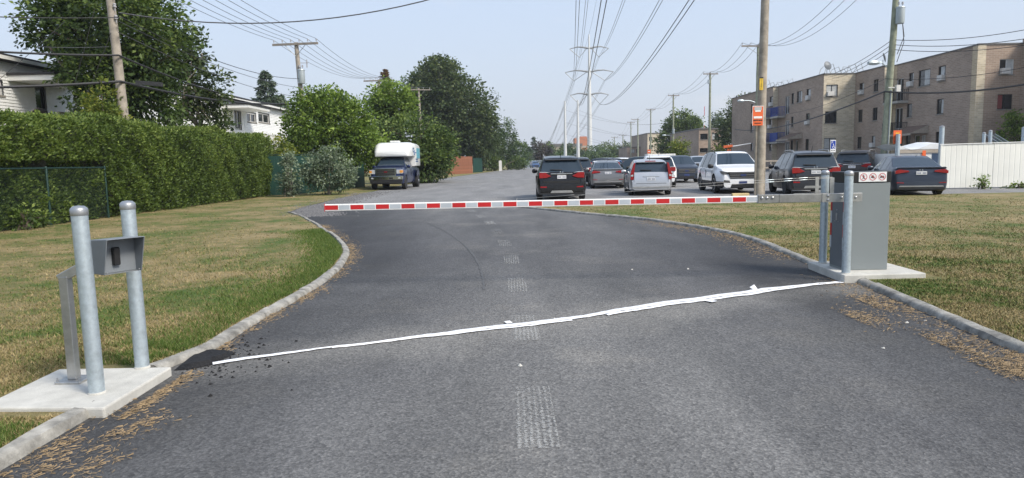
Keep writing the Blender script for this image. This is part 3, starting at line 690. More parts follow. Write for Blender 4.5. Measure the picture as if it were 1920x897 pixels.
verge('lush green grass between the near left kerb and the concrete pad', [p for p in PLn if p.y < 3.95], 1, 16000, .35, .03, .075)
# ---- clipped cedar hedge: a solid dark core under a ragged, faintly rolling face
def hedge():
    x0, y0, y1 = -12.38, 9.0, 36.0
    t = thing('hedge', 'tall clipped cedar hedge behind the left lawn', 'hedge', (x0-.7, 22, 0))
    off = np.array([x0-.7, 22, 0]); n = 150000
    def bulge(y, z): return .05*np.sin(y*1.3+2.1*np.sin(z*1.7+y*.4))+.06*np.sin(y*2.9+z*3.7+1.5*np.sin(y*.8))+.05*np.sin(y*6.1-z*6.3+np.sin(y*2.2))+.03*np.sin(y*14+z*11)
    def topz(y): return 2.98+.10*np.sin(y*.9)+.07*np.sin(y*2.3+1)+.05*np.sin(y*6.1)
    f = RNG.uniform(0, 1, n); y = y0+(y1-y0)*RNG.uniform(0, 1, n)**1.25; z = np.zeros(n); x = np.zeros(n)
    fr = f < .72; tp = (f >= .72) & (f < .93); en = f >= .93
    z[fr] = .05+RNG.uniform(0, 1, fr.sum())*topz(y[fr])
    x[fr] = x0+bulge(y[fr], z[fr])-np.abs(RNG.normal(size=fr.sum()))*.13-.35*np.clip((z[fr]-2.5)/.6, 0, 1)**2
    low = (y < 21.4) & (z < 1.62) & fr; x[low] -= .16; gap = (y < 21.4) & (np.abs(z-1.66) < .12) & fr; x[gap] -= .42
    z[tp] = topz(y[tp])+RNG.normal(size=tp.sum())*.05; x[tp] = x0-.2-RNG.uniform(0, 1.2, tp.sum())
    y[en] = y1+bulge(x[en], z[en]); z[en] = RNG.uniform(.05, 3.0, en.sum()); x[en] = x0+.05-RNG.uniform(0, 1.3, en.sum()); y[en] = y1+.12*np.sin(x[en]*5+z[en]*3)+RNG.normal(size=en.sum())*.08
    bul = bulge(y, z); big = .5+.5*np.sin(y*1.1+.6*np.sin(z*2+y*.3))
    T = np.clip(.36+.22*RNG.normal(size=n)+1.3*bul*fr+.18*(z/3-.4)+.18*(big-.5)+.12*tp, 0, 1)  # hollows darker, crests and top paler: shade put into the leaf tint
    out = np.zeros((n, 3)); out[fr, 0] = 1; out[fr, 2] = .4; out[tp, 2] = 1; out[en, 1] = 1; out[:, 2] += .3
    P = np.stack([x, y, z], 1)-off
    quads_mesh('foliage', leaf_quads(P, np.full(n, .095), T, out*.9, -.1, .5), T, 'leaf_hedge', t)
    b = MB(); ny = 60; rings = []
    for i in range(ny+1):
        yy = y0+(y1-.25-y0)*i/ny; tz = float(topz(yy))-.22
        rings.append([Vector((xx, yy, zz))-Vector(off) for xx, zz in ((x0-.62, .02), (x0-.45+.07*math.sin(yy*3), .8), (x0-.55+.07*math.sin(yy*3.7), 1.6), (x0-.45+.07*math.sin(yy*2.7), 2.3), (x0-.7, tz), (x0-1.35, tz), (x0-1.5, .02))])
    b.loft(rings); b.build('inner_core', M('hedge_inner', (.022, .024, .012), .9, var=.3, vscale=9, bmp=1., bscale=20), t, smooth=60)  # solid dark core, added behind the leaves to stop see-through
    nst = MB()
    for i in range(26):
        yy = y0+.5+i; nst.tube([(x0-.85-off[0], yy-22, 0), (x0-.8-off[0], yy-22+.1, 2.6)], [.05, .02], 5)
    nst.build('stem', 'bark', t)
hedge()
# chain-link fence in front of the near hedge
fx = -12.45
t = thing('chain_link_fence', 'dark green chain-link fence half swallowed by the hedge', 'fence', (fx, 16, 0))
M('green_paint', (.008, .036, .028), .45, .2, var=.1)
for y in (11.0, 14.8, 18.7, 21.4):
    b = MB(); b.lathe([(.032, -.05), (.032, 1.60), (.02, 1.63), (.001, 1.64)], 10, (0, y-16, 0)); b.build('post', 'green_paint', t, smooth=40)
b = MB(); b.tube([(0, -6, 1.58), (0, 5.4, 1.58)], .024, 8); b.build('top_rail', 'green_paint', t)
b = MB(); L_ = 11.4; p = .075
for k in range(int((L_+1.5)/p)):
    for sg_ in (1, -1):
        y0_ = -6+k*p-(1.5 if sg_ > 0 else 0); a = [y0_, .05]; c = [y0_+sg_*1.5, 1.55]
        if sg_ < 0: a[0] += 0; 
        lo_, hi_ = -6, 5.4
        def clip(a, c):
            (ya, za), (yb, zb) = a, c
            if ya > yb: ya, za, yb, zb = yb, zb, ya, za
            if yb < lo_ or ya > hi_: return None
            if ya < lo_: za += (zb-za)*(lo_-ya)/(yb-ya); ya = lo_
            if yb > hi_: zb = za+(zb-za)*(hi_-ya)/(yb-ya); yb = hi_
            return (0.004*sg_, ya, za), (0.004*sg_, yb, zb)
        q = clip(a, c)
        if q: b.tube(q, .0014, 3, caps=False)
b.build('wire_mesh', 'green_paint', t)
def bush(name, label, base, ells, mat, nclump, per, crad, size, group=None, stems=7, bark='bark', cat='shrub', lo=.3):
    t = thing(name, label, cat, base, 0, group); b = MB()
    for k in range(stems):
        e = ells[k % len(ells)]; a = random.uniform(0, 2*PI); tip = Vector((e[0]+e[3]*.6*math.cos(a), e[1]+e[4]*.6*math.sin(a), e[2]+e[5]*.5))
        b.tube([(random.gauss(0, .08), random.gauss(0, .08), -.03), tip*.5+Vector((0, 0, .1)), tip], [.03, .02, .006], 5)
    b.build('stems', bark, t, smooth=60)
    V, T = blob(ells, nclump, per, crad, size, lo=lo); quads_mesh('foliage', V, T, mat, t); return t
p = gp(110, 420); bush('weed_clump', 'leafy broad-leaved weed growing at the foot of the hedge', (-12.25, 17.4, .05), [(0, 0, .3, .25, .45, .3), (.1, .4, .2, .2, .3, .2)], 'leaf_hedge', 50, 9, .09, .11, cat='weed')
b0 = thing('ivy_column', 'yellow-green climber wrapped around the leaning wooden pole', 'climber', (-14.15, 24.6, 0)); b = MB(); b.tube([(0, 0, 0), (.05, -.1, 2), (0, -.1, 4.6)], [.05, .03, .01], 5); b.build('stem', 'bark', b0)
V, T = blob([(0, 0, 3.5, .62, .55, 1.3), (.1, 0, 2.6, .75, .6, 1.0), (-.3, 0, 3.2, .5, .4, .9)], 200, 16, .13, .14); quads_mesh('foliage', V, T, 'leaf_yellow', b0)

# ---- trees, left side (positions measured against the photograph)
def TR(u, Y): p = at(u, 300, Y); return (p.x, Y, 0)
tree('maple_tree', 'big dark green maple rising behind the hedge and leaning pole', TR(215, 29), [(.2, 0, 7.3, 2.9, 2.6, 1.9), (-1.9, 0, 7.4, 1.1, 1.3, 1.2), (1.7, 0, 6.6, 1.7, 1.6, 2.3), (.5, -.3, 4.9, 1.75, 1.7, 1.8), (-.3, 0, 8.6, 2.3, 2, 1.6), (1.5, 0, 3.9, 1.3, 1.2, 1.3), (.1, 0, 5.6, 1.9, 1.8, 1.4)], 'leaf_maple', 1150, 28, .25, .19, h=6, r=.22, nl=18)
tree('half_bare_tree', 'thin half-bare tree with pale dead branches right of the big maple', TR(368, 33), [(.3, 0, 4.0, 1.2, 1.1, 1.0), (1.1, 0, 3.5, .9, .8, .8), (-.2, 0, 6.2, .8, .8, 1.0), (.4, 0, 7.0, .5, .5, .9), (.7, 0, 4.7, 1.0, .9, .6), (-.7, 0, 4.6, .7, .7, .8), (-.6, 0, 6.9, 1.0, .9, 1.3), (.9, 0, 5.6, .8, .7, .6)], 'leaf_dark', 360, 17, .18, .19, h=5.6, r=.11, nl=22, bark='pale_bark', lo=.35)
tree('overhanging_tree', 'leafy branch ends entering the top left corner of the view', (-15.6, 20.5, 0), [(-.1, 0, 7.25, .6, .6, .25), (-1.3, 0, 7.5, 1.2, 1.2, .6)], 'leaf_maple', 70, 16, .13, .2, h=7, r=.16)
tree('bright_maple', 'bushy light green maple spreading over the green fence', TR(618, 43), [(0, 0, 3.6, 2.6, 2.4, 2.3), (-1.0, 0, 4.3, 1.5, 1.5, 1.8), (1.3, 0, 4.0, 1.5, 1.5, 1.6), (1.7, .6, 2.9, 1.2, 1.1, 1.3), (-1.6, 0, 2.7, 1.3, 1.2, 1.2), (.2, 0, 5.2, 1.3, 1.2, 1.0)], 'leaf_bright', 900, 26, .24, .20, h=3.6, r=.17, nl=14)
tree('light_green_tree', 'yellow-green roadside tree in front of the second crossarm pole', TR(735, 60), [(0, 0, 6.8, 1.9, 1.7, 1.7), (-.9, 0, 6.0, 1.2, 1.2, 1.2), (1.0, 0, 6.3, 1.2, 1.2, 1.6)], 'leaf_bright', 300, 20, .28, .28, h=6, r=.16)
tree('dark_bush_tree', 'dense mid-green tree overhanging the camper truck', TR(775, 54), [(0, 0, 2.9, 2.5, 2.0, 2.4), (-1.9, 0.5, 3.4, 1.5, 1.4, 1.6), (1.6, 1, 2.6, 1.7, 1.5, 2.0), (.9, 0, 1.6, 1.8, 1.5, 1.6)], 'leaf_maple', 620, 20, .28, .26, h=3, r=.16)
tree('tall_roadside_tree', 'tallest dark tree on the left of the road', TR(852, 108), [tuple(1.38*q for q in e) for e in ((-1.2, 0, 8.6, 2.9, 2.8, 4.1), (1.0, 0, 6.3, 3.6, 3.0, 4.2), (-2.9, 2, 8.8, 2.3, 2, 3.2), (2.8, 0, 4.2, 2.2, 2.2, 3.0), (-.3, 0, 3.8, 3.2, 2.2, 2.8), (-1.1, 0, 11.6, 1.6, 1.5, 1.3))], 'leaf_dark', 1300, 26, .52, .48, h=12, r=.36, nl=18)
tree('grey_green_tree', 'grey-green tree half hidden behind the tallest roadside tree', TR(790, 112), [(0, 0, 11.6, 3.3, 2.8, 4.3), (-1.4, 0, 10, 2.3, 2.3, 3.3)], 'leaf_far', 300, 20, .38, .36, h=8, r=.22)
tree('low_roadside_tree', 'rounded dark tree at the road edge past the wooden fence', TR(906, 122), [(0, 0, 5.4, 3.0, 2.6, 4.8), (1.6, 0, 3.4, 2.2, 2.0, 3.1)], 'leaf_dark', 420, 18, .38, .36, h=4, r=.2)
tree('far_poplar', 'pointed pale green tree before the road bends', TR(953, 142), [tuple(1.25*q for q in e) for e in ((-.4, 0, 3.6, 2.4, 2.2, 3.2), (.2, 0, 5.6, .9, 1, 2.7), (1.6, 0, 2.4, 1.9, 1.8, 2.3), (-2.2, -1, 2.2, 1.6, 1.5, 2.0))], 'leaf_far', 480, 18, .36, .38, h=4, r=.2)
bush('road_edge_bush', 'low mixed bush at the road edge beside the white post', TR(926, 120), [(0, 0, 1.3, 1.9, 1.2, 1.5), (4.2, 12, 1.3, 1.8, 1.5, 1.4)], 'leaf_maple', 160, 16, .3, .32, group='shrubs along the left side of the road')
bush('yellow_shrub', 'loose yellow-green shrub between hedge end and green fence', TR(505, 39), [(0, 0, 2.3, 1.1, 1.0, 1.0), (-.8, 0, 1.8, .9, .8, 1.0), (.9, 0, 1.9, .9, .8, .9)], 'leaf_yellow', 190, 18, .17, .17, group='shrubs along the left side of the road')
bush('silver_shrub', 'tall narrow silver-green shrub in front of the green fence', TR(540, 34.3), [(0, 0, .7, .55, .5, .75), (-.1, 0, 1.5, .25, .25, .75), (.15, 0, 1.6, .22, .22, .7)], 'leaf_silver', 120, 16, .10, .12, group='shrubs along the left side of the road', bark='pale_bark')
bush('silver_bush', 'wide silvery leafed bush left of the camper truck', TR(612, 35.6), [(0, 0, 1.1, 1.3, 1.0, 1.1), (.1, 0, 1.9, .75, .7, .8), (-.6, 0, 1.2, .75, .7, .9), (.9, 0, 1.0, .7, .7, .8)], 'leaf_silver', 330, 18, .13, .14, group='shrubs along the left side of the road', bark='pale_bark')
bush('fence_bush', 'green bush growing between camper truck and wooden fence', TR(806, 58), [(0, 0, 1.6, 1.1, 1.1, 1.7), (-1.2, 1, 1.7, 1.3, 1.2, 1.7), (.5, 4, 2.2, .9, 1, 2.0)], 'leaf_dark', 260, 18, .24, .25, group='shrubs along the left side of the road')
bush('fence_bush', 'bushy green growth above the green fence left of the truck', TR(664, 47.5), [(0, 0, 2.2, 1.6, 1.1, 1.4), (1.4, 1, 2.3, 1.3, 1.1, 1.5)], 'leaf_bright', 190, 18, .22, .23, group='shrubs along the left side of the road')
conifer('spruce_tree', 'grey-green spruce behind the second white house', TR(508, 72), 11.2, 4.4, 'leaf_spruce', 9000, .40)
conifer('spruce_tree', 'smaller spruce right behind the first spruce top', TR(532, 76), 9.2, 3.4, 'leaf_spruce', 6000, .40)
conifer('brown_spruce', 'rust-brown dying spruce top behind the second crossarm pole', TR(727, 88), 13.3, 3.4, 'leaf_brown', 6500, .42)

# ---- trees, right side and far
tree('round_tree', 'large rounded tree behind the far brick buildings', TR(1275, 135), [(0, 0, 6.0, 3.6, 3.2, 4.6), (-2.0, 0, 4.2, 2.4, 2.4, 3.4), (1.8, 0, 7.2, 2.2, 2, 2.6)], 'leaf_maple', 560, 20, .45, .46, h=6, r=.3, group='trees on the right')
bush('small_tree', 'small olive tree standing in the parking lot beyond the cars', TR(1272, 82), [(0, 0, 2.4, 1.2, 1.2, 1.7), (-.4, 0, 1.8, 1.2, 1, 1.1)], 'leaf_yellow', 150, 16, .24, .24, cat='tree')
tree('dark_pine', 'dark spreading pine beside the apartment block end', TR(1385, 104), [(0, 0, 5.4, 2.8, 2.6, 5.0), (.9, 0, 8.4, 1.7, 1.6, 2.2), (-1.4, 0, 4.0, 2.0, 2, 3.2), (1.6, 0, 4.6, 1.9, 1.9, 4.2)], 'leaf_dark', 560, 20, .36, .36, h=8, r=.26, group='trees on the right')
tree('pine_behind', 'smaller dark tree peeking out left of the spreading pine', TR(1346, 125), [(0, 0, 6.2, 1.8, 1.7, 3.2)], 'leaf_spruce', 180, 18, .36, .38, h=6, r=.2, group='trees on the right')
bush('yard_tree', 'yellow-tinged bush under the dark pine beside the brick end wall', TR(1352, 98), [(0, 0, 1.8, 1.4, 1.2, 1.6), (1.2, 0, 1.4, 1, 1, 1.2)], 'leaf_yellow', 130, 16, .26, .28)
bush('wall_bush', 'leafy green bush against the brown apartment wall', TR(1893, 49.5), [(0, 0, 2.6, .95, .6, 1.6), (.2, 0, 3.6, .6, .5, .9), (-.6, 0, 1.8, .8, .5, 1.0)], 'leaf_bright', 150, 18, .16, .18)
p = gp(1792, 352); bush('weed_clump', 'small weed at the left foot of the white fence', (p.x, 28.6, 0), [(0, 0, .25, .25, .15, .3)], 'leaf_bright', 22, 10, .07, .10, cat='weed')
p = gp(1846, 350); bush('weed_clump', 'low weeds at the foot of the white fence near the frame edge', (p.x, 28.7, 0), [(0, 0, .1, .6, .15, .14)], 'leaf_hedge', 26, 10, .07, .10, cat='weed')
FAR = [('leaf_far', 985, 150, 5.4, 1.6, 'c'), ('leaf_spruce', 1001, 155, 6.6, 1.9, 'c'), ('leaf_purple', 1016, 150, 5.2, 2.2, 't'), ('leaf_spruce', 992, 148, 4.3, 2.0, 'c'), ('leaf_maple', 1024, 160, 5.6, 2.4, 't'), ('leaf_far', 1040, 200, 4.0, 3.4, 't'), ('leaf_far', 1062, 205, 6.2, 3.0, 't'), ('leaf_spruce', 1078, 210, 5.2, 3.4, 't'),
       ('leaf_far', 1098, 215, 4.8, 3.4, 't'), ('leaf_far', 1118, 225, 6.2, 4.0, 't'), ('leaf_maple', 1140, 230, 7.2, 3.6, 't'), ('leaf_far', 1128, 212, 4.6, 3.6, 't'), ('leaf_maple', 1156, 236, 6.6, 3.8, 't'), ('leaf_dark', 1172, 225, 7.0, 3.0, 't'), ('leaf_far', 1186, 232, 6.4, 3.0, 't'), ('leaf_far', 1052, 190, 3.6, 3.0, 't'), ('leaf_far', 1108, 200, 3.4, 3.0, 't')]
LB = ['pale spruce left of the others before the fence', 'tallest pointed spruce at the end of the road', 'purple-leaved tree at the end of the road', 'dark low spruce at the end of the road', 'rounded green tree right of the purple one', 'low green tree under the long far building', 'green tree behind the left plain steel pole', 'dark green tree between the two plain steel poles', 'green tree in front of the orange tower', 'green tree just right of the pylon foot', 'taller green tree right of the pylon', 'low green tree right of the pylon behind cars', 'dark green tree before the far wooden poles', 'dark tree behind the far wooden poles', 'green tree left of the far tan brick building', 'low bush tree behind the black car roof', 'low bush tree at the pylon foot behind cars']
for (mt, u, Y, h, rr, k), lb_ in zip(FAR, LB):
    if u < 1030: Y, h, rr = Y*1.28, h*1.28, rr*1.2
    if k == 'c': conifer('far_conifer', lb_, TR(u, Y), h, rr, mt, 1500, .5, 'far trees', .2)
    else: tree('far_tree', lb_, TR(u, Y), [(0, 0, h*.5, rr, rr*.8, h*.52), (rr*.5, 0, h*.4, rr*.7, rr*.7, h*.38)], mt, 130, 16, .5, .6, h=h*.5, r=.2, nl=4, group='far trees')
# wood beyond everything: reads as one mass along the horizon
n = 26000; u = RNG.uniform(-700, 1500, n); hh = 5.2+1.6*np.sin(u*.031)+1.2*np.sin(u*.083+1)+.8*np.sin(u*.21)
P = np.stack([u, 330+20*np.sin(u*.02)+RNG.normal(size=n)*4, hh*RNG.uniform(0, 1, n)**.7], 1); T = np.clip(.4+.25*RNG.normal(size=n)+.25*np.sin(u*.15), 0, 1)
o = quads_mesh('far_woods', leaf_quads(P, np.full(n, 1.3), T), T, 'leaf_far'); stuff(tag(o, 'hazy band of woods on the horizon', 'woods'))
# ================================================================ buildings and fences
brick_mat('brick_brown_x', (.365, .278, .215), (.275, .208, .16), (.41, .355, .30), 'x')
brick_mat('brick_brown_y', (.37, .275, .21), (.29, .215, .165), (.42, .36, .30), 'y')
brick_mat('brick_tan_y', (.62, .54, .40), (.45, .38, .27), (.62, .58, .48), 'y')
brick_mat('brick_tan_x', (.55, .45, .30), (.45, .36, .235), (.56, .49, .38), 'x')
M('roof_flashing', (.15, .145, .14), .6, .3); M('roof_gravel', (.22, .21, .20), .9)
M('balcony_blue', (.015, .055, .30), .5, var=.1); M('slab_concrete', (.40, .38, .34), .85)
M('rail_black', (.015, .015, .016), .5); M('shingle_brown', (.17, .115, .085), .9, var=.25, vscale=8)
M('siding_white', (.78, .79, .78), .55, var=.04); M('trim_white', (.72, .72, .70), .5, var=.03)
M('roof_dark', (.03, .03, .034), .7); M('fence_white', (.72, .72, .67), .5, var=.05, vscale=.8)
M('fence_wood', (.27, .105, .055), .8, var=.25, vscale=3, bmp=.4, bscale=20); M('green_panel', (.009, .050, .037), .5, var=.10, vscale=2)
M('far_orange', (.46, .17, .085), .8); M('far_beige', (.38, .33, .27), .8)

class Wall:
    """a vertical wall plane with openings; kind 'x' faces -X (road side), 'y' faces the camera, 'p' faces +X"""
    def __init__(s, kind, c, a0, a1, z0, z1): s.kind, s.c, s.a0, s.a1, s.z0, s.z1, s.h = kind, c, a0, a1, z0, z1, []
    def pt(s, a, z, d=0.):   # d > 0 outward
        return Vector((s.c-d, a, z)) if s.kind == 'x' else Vector((a, s.c-d, z)) if s.kind == 'y' else Vector((s.c+d, a, z))
    def px(s, u0, u1, v0, v1):
        if s.kind == 'y': p, q = at(u0, (v0+v1)/2, s.c), at(u1, (v0+v1)/2, s.c); lo, hi = p.x, q.x; zt, zb = at((u0+u1)/2, v0, s.c).z, at((u0+u1)/2, v1, s.c).z
        else: p, q = atx(u0, (v0+v1)/2, s.c), atx(u1, (v0+v1)/2, s.c); lo, hi = sorted((p.y, q.y)); zt, zb = atx((u0+u1)/2, v0, s.c).z, atx((u0+u1)/2, v1, s.c).z
        r = (max(lo, s.a0+.05), min(hi, s.a1-.05), max(zb, s.z0+.02), min(zt, s.z1-.1)); return r
    def build(s, name, mat, parent, org, depth=.14):
        xs = sorted({s.a0, s.a1, *[h[0] for h in s.h], *[h[1] for h in s.h]}); zs = sorted({s.z0, s.z1, *[h[2] for h in s.h], *[h[3] for h in s.h]}); b = MB()
        for i in range(len(xs)-1):
            for j in range(len(zs)-1):
                cx, cz = (xs[i]+xs[i+1])/2, (zs[j]+zs[j+1])/2
                if any(h[0] < cx < h[1] and h[2] < cz < h[3] for h in s.h): continue
                b.quad(*[s.pt(a, z)-org for a, z in ((xs[i], zs[j]), (xs[i+1], zs[j]), (xs[i+1], zs[j+1]), (xs[i], zs[j+1]))])
        for h in s.h:
            cs = [(h[0], h[2]), (h[1], h[2]), (h[1], h[3]), (h[0], h[3])]
            for k in range(4): (a, z), (c, y) = cs[k], cs[(k+1) % 4]; b.quad(s.pt(a, z)-org, s.pt(c, y)-org, s.pt(c, y, -depth)-org, s.pt(a, z, -depth)-org)
        return b.build(name, mat, parent)
    def bx(s, b, a0, a1, z0, z1, d0, d1, org): b.b2(s.pt(a0, z0, d0)-org, s.pt(a1, z1, d1)-org)
    def window(s, r, parent, org, frame='window_frame_dark', curtain=None, ac=False, mull=True, name='window', sill=True):
        s.h.append(r); a0, a1, z0, z1 = r; f = .05; b = MB()
        for q in ((a0, a1, z0, z0+f), (a0, a1, z1-f, z1), (a0, a0+f, z0+f, z1-f), (a1-f, a1, z0+f, z1-f)): s.bx(b, *q, -.13, -.06, org)
        if mull: s.bx(b, (a0+a1)/2-.022, (a0+a1)/2+.022, z0+f, z1-f, -.125, -.058, org)
        w_ = b.build(name, frame, parent)
        b = MB(); s.bx(b, a0+f, a1-f, z0+f, z1-f, -.115, -.105, org); b.build('pane', 'glass_dark', w_)
        if curtain:
            cm, t0, t1 = curtain; b = MB(); s.bx(b, a0+f+(a1-a0-2*f)*t0, a0+f+(a1-a0-2*f)*t1, z0+f+.005, z1-f, -.104, -.100, org); b.build('curtain', cm, w_)
        if sill: b = MB(); s.bx(b, a0-.06, a1+.06, z0-.09, z0-.003, .0, .05, org); b.build('sill', 'sill_stone', w_)
        if ac: b = MB(); am = min(.62, (a1-a0)*.8); s.bx(b, a0+.06, a0+.06+am, z0+.02, z0+.44, -.05, .28, org); b.build('air_conditioner', 'ac_white', w_, bevel=.02)
        return w_
    def balcony(s, r, parent, org, mat, dep=.95, panel=False):
        a0, a1, z0, z1 = r; b = MB(); s.bx(b, a0, a1, z0-.18, z0, .0, dep, org); bl = b.build('balcony', 'slab_concrete', parent)
        b = MB(); s.bx(b, a0+.02, a1-.02, z1-.05, z1, dep-.06, dep-.01, org); s.bx(b, a0+.02, a1-.02, z0+.06, z0+.11, dep-.06, dep-.01, org)
        if panel: s.bx(b, a0+.05, a1-.05, z0+.12, z1-.06, dep-.045, dep-.02, org)
        n = max(4, int((a1-a0)/.14))
        for k in range(n+1): a = a0+.02+(a1-a0-.08)*k/n; s.bx(b, a, a+.025, z0, z1-.05, dep-.05, dep-.02, org)
        for a in (a0+.02, a1-.06):
            s.bx(b, a, a+.04, z1-.05, z1-.001, .0, dep-.06, org)
            for k in range(6): d = dep*k/6; s.bx(b, a, a+.03, z0, z1-.05, d+.01, d+.04, org)
        b.build('railing', mat, bl)

# ---- apartment block on the right
AB = thing('apartment_block', 'three-storey brown brick apartment block with stepped tan bays', 'apartment building', (36, 70, 0)); AO = Vector((36, 70, 0)); HT = 9.28
def xat(u, y): return at(u, 280, y).x
X1, X2, X3, X4 = 34.2, 33.35, 30.3, 29.75
Y0, Y1, Y2, Y3, Y4 = 51.6, 62.7, 67.9, 79.4, 94.0
D1 = Wall('x', X1, Y0, Y1, 0, HT); T1 = Wall('y', Y1, X2, X1, 0, HT); D2 = Wall('x', X2, Y1, Y2, 0, HT); T2 = Wall('y', Y2, X3, X2, 0, HT)
D3 = Wall('x', X3, Y2, Y3, 0, HT); T3 = Wall('y', Y3, X4, X3, 0, HT); D4 = Wall('x', X4, Y3, Y4, 0, HT); F0 = Wall('y', Y0, X1+.55, 37.4, 0, HT); D0 = Wall('x', 37.4, 40.5, Y0, 0, HT+.35)
TS = Wall('y', Y0-.03, X1-.02, X1+.57, 0, HT)
win = lambda w_, *px, **k: w_.window(w_.px(*px), AB, AO, **k)
CU = 'curtain'
win(F0, 1874, 1901, 111, 140, frame='window_frame_white', curtain=(CU, .48, 1), ac=True); win(F0, 1870, 1898, 177, 205, curtain=('curtain_red', 0, .36)); win(F0, 1868, 1885, 245, 262)
win(D1, 1759, 1773, 124, 152, curtain=(CU, .3, .8), ac=True, mull=False); win(D1, 1722, 1744, 131, 161, mull=False, curtain=(CU, .1, .55)); win(D1, 1704, 1713, 137, 163, curtain=(CU, 0, .5), ac=True)
win(D1, 1756, 1769, 186, 214, curtain=(CU, .1, .5)); win(D1, 1700, 1710, 195, 220, mull=False); win(D1, 1754, 1763, 247, 272, mull=False); win(D1, 1698, 1707, 252, 276, mull=False)
win(D1, 1681, 1694, 148, 190, frame='window_frame_white', name='balcony_door', sill=False); win(D1, 1678, 1692, 203, 242, frame='window_frame_white', name='balcony_door', sill=False); win(D1, 1679, 1692, 257, 284, name='balcony_door', sill=False)
win(D1, 1714, 1724, 254, 284, frame='window_frame_white', name='entrance_door', mull=False, sill=False); win(D1, 1727, 1735, 254, 284, frame='window_frame_white', name='entrance_door', mull=False, sill=False, curtain=(CU, .1, .9))
win(D2, 1638, 1647, 149, 172); win(D2, 1611, 1620, 156, 178, ac=True, curtain=(CU, 0, .5), mull=False); win(D2, 1636, 1645, 202, 226); win(D2, 1609, 1617, 206, 229, mull=False); win(D2, 1634, 1641, 255, 277, ac=True, mull=False, curtain=(CU, .3, .9)); win(D2, 1607, 1615, 257, 279, mull=False)
win(T2, 1549, 1571, 159, 181, ac=True, curtain=(CU, .0, 1)); win(T2, 1547, 1569, 209, 231); win(T2, 1545, 1567, 259, 280, curtain=(CU, 0, 1))
win(D3, 1512, 1520, 167, 188, ac=True, mull=False, curtain=(CU, .2, .7)); win(D3, 1494, 1504, 171, 192, curtain=(CU, .1, .6)); win(D3, 1484, 1489, 175, 195, mull=False); win(D3, 1511, 1518, 213, 234, mull=False, ac=True); win(D3, 1483, 1488, 219, 238, mull=False); win(D3, 1510, 1516, 261, 282, mull=False)
for v in ((181, 214), (226, 258), (266, 288)): win(D3, 1472, 1480, *v, frame='window_frame_white', name='balcony_door', sill=False)
win(D3, 1491, 1496, 264, 286, frame='window_frame_white', name='entrance_door', mull=False, sill=False); win(D3, 1482, 1487, 263, 282, mull=False)
for q in ((1443, 1449, 181, 200), (1442, 1447, 223, 242), (1442, 1447, 265, 283), (1408, 1413, 195, 212), (1407, 1412, 232, 248), (1407, 1412, 268, 283)): win(D4, *q, mull=False, ac=q[0] == 1443 or q[2] == 223)
for w_, m_ in ((D1, 'brick_brown_x'), (T1, 'brick_tan_y'), (D2, 'brick_brown_x'), (T2, 'brick_tan_y'), (D3, 'brick_brown_x'), (T3, 'brick_tan_y'), (D4, 'brick_brown_x'), (F0, 'brick_brown_y'), (D0, 'brick_brown_x'), (TS, 'brick_tan_y')): w_.build('wall', m_, AB, AO)
b = MB(); b.b2(Vector((X1-.035, Y0-.028, 0))-AO, Vector((X1-.003, Y0+.55, HT))-AO); b.build('corner_strip', 'brick_tan_x', AB)
b = MB(); b.b2(Vector((X1-.03, Y1-.5, 0))-AO, Vector((X1-.003, Y1-.02, HT-.01))-AO); b.build('corner_strip', 'brick_tan_x', AB)
D1.balcony((Y1-2.4, Y1-.05, 6.05, 7.05), AB, AO, 'rail_black'); D1.balcony((Y1-2.4, Y1-.05, 3.25, 4.25), AB, AO, 'rail_black')
D3.balcony((Y3-2.3, Y3-.05, 5.95, 6.95), AB, AO, 'balcony_blue', .9); D3.balcony((Y3-2.3, Y3-.05, 3.15, 4.15), AB, AO, 'balcony_blue', .9, True)
D4.balcony((Y3+.3, Y3+2.0, 5.95, 6.95), AB, AO, 'balcony_blue', .8, True); D4.balcony((Y3+.3, Y3+2.0, 3.15, 4.15), AB, AO, 'balcony_blue', .8, True)
b = MB(); ol = [(X1, Y0), (X1, Y1), (X2, Y1), (X2, Y2), (X3, Y2), (X3, Y3), (X4, Y3), (X4, Y4), (52, Y4), (52, 40.5), (37.4, 40.5), (37.4, Y0)]
b.prism([((x+.2 if x < 40 else x-.2)-AO.x, (y-.2 if y > 93 else y+.2)-AO.y) for x, y in ol], HT-.3, HT-.06); rf = b.build('roof', 'roof_gravel', AB)
for i in range(len(ol)):
    (xa, ya), (xb, yb) = ol[i], ol[(i+1) % len(ol)]; b = MB(); e = .07
    b.b2(Vector((min(xa, xb)-e, min(ya, yb)-e, HT-.02+.003*i))-AO, Vector((max(xa, xb)+e, max(ya, yb)+e, HT+.07+.003*i))-AO) if abs(xa-xb) < .01 or abs(ya-yb) < .01 else None
    b.build('coping', 'roof_flashing', rf)
b = MB(); b.b2(Vector((X4, Y4-.1, 0))-AO, Vector((52, Y4, HT))-AO); b.b2(Vector((51.9, 40.5, 0))-AO, Vector((52, Y4-.1, HT))-AO); b.b2(Vector((37.4, 40.4, 0))-AO, Vector((52, 40.5, HT))-AO); b.build('wall', 'brick_brown_y', AB)
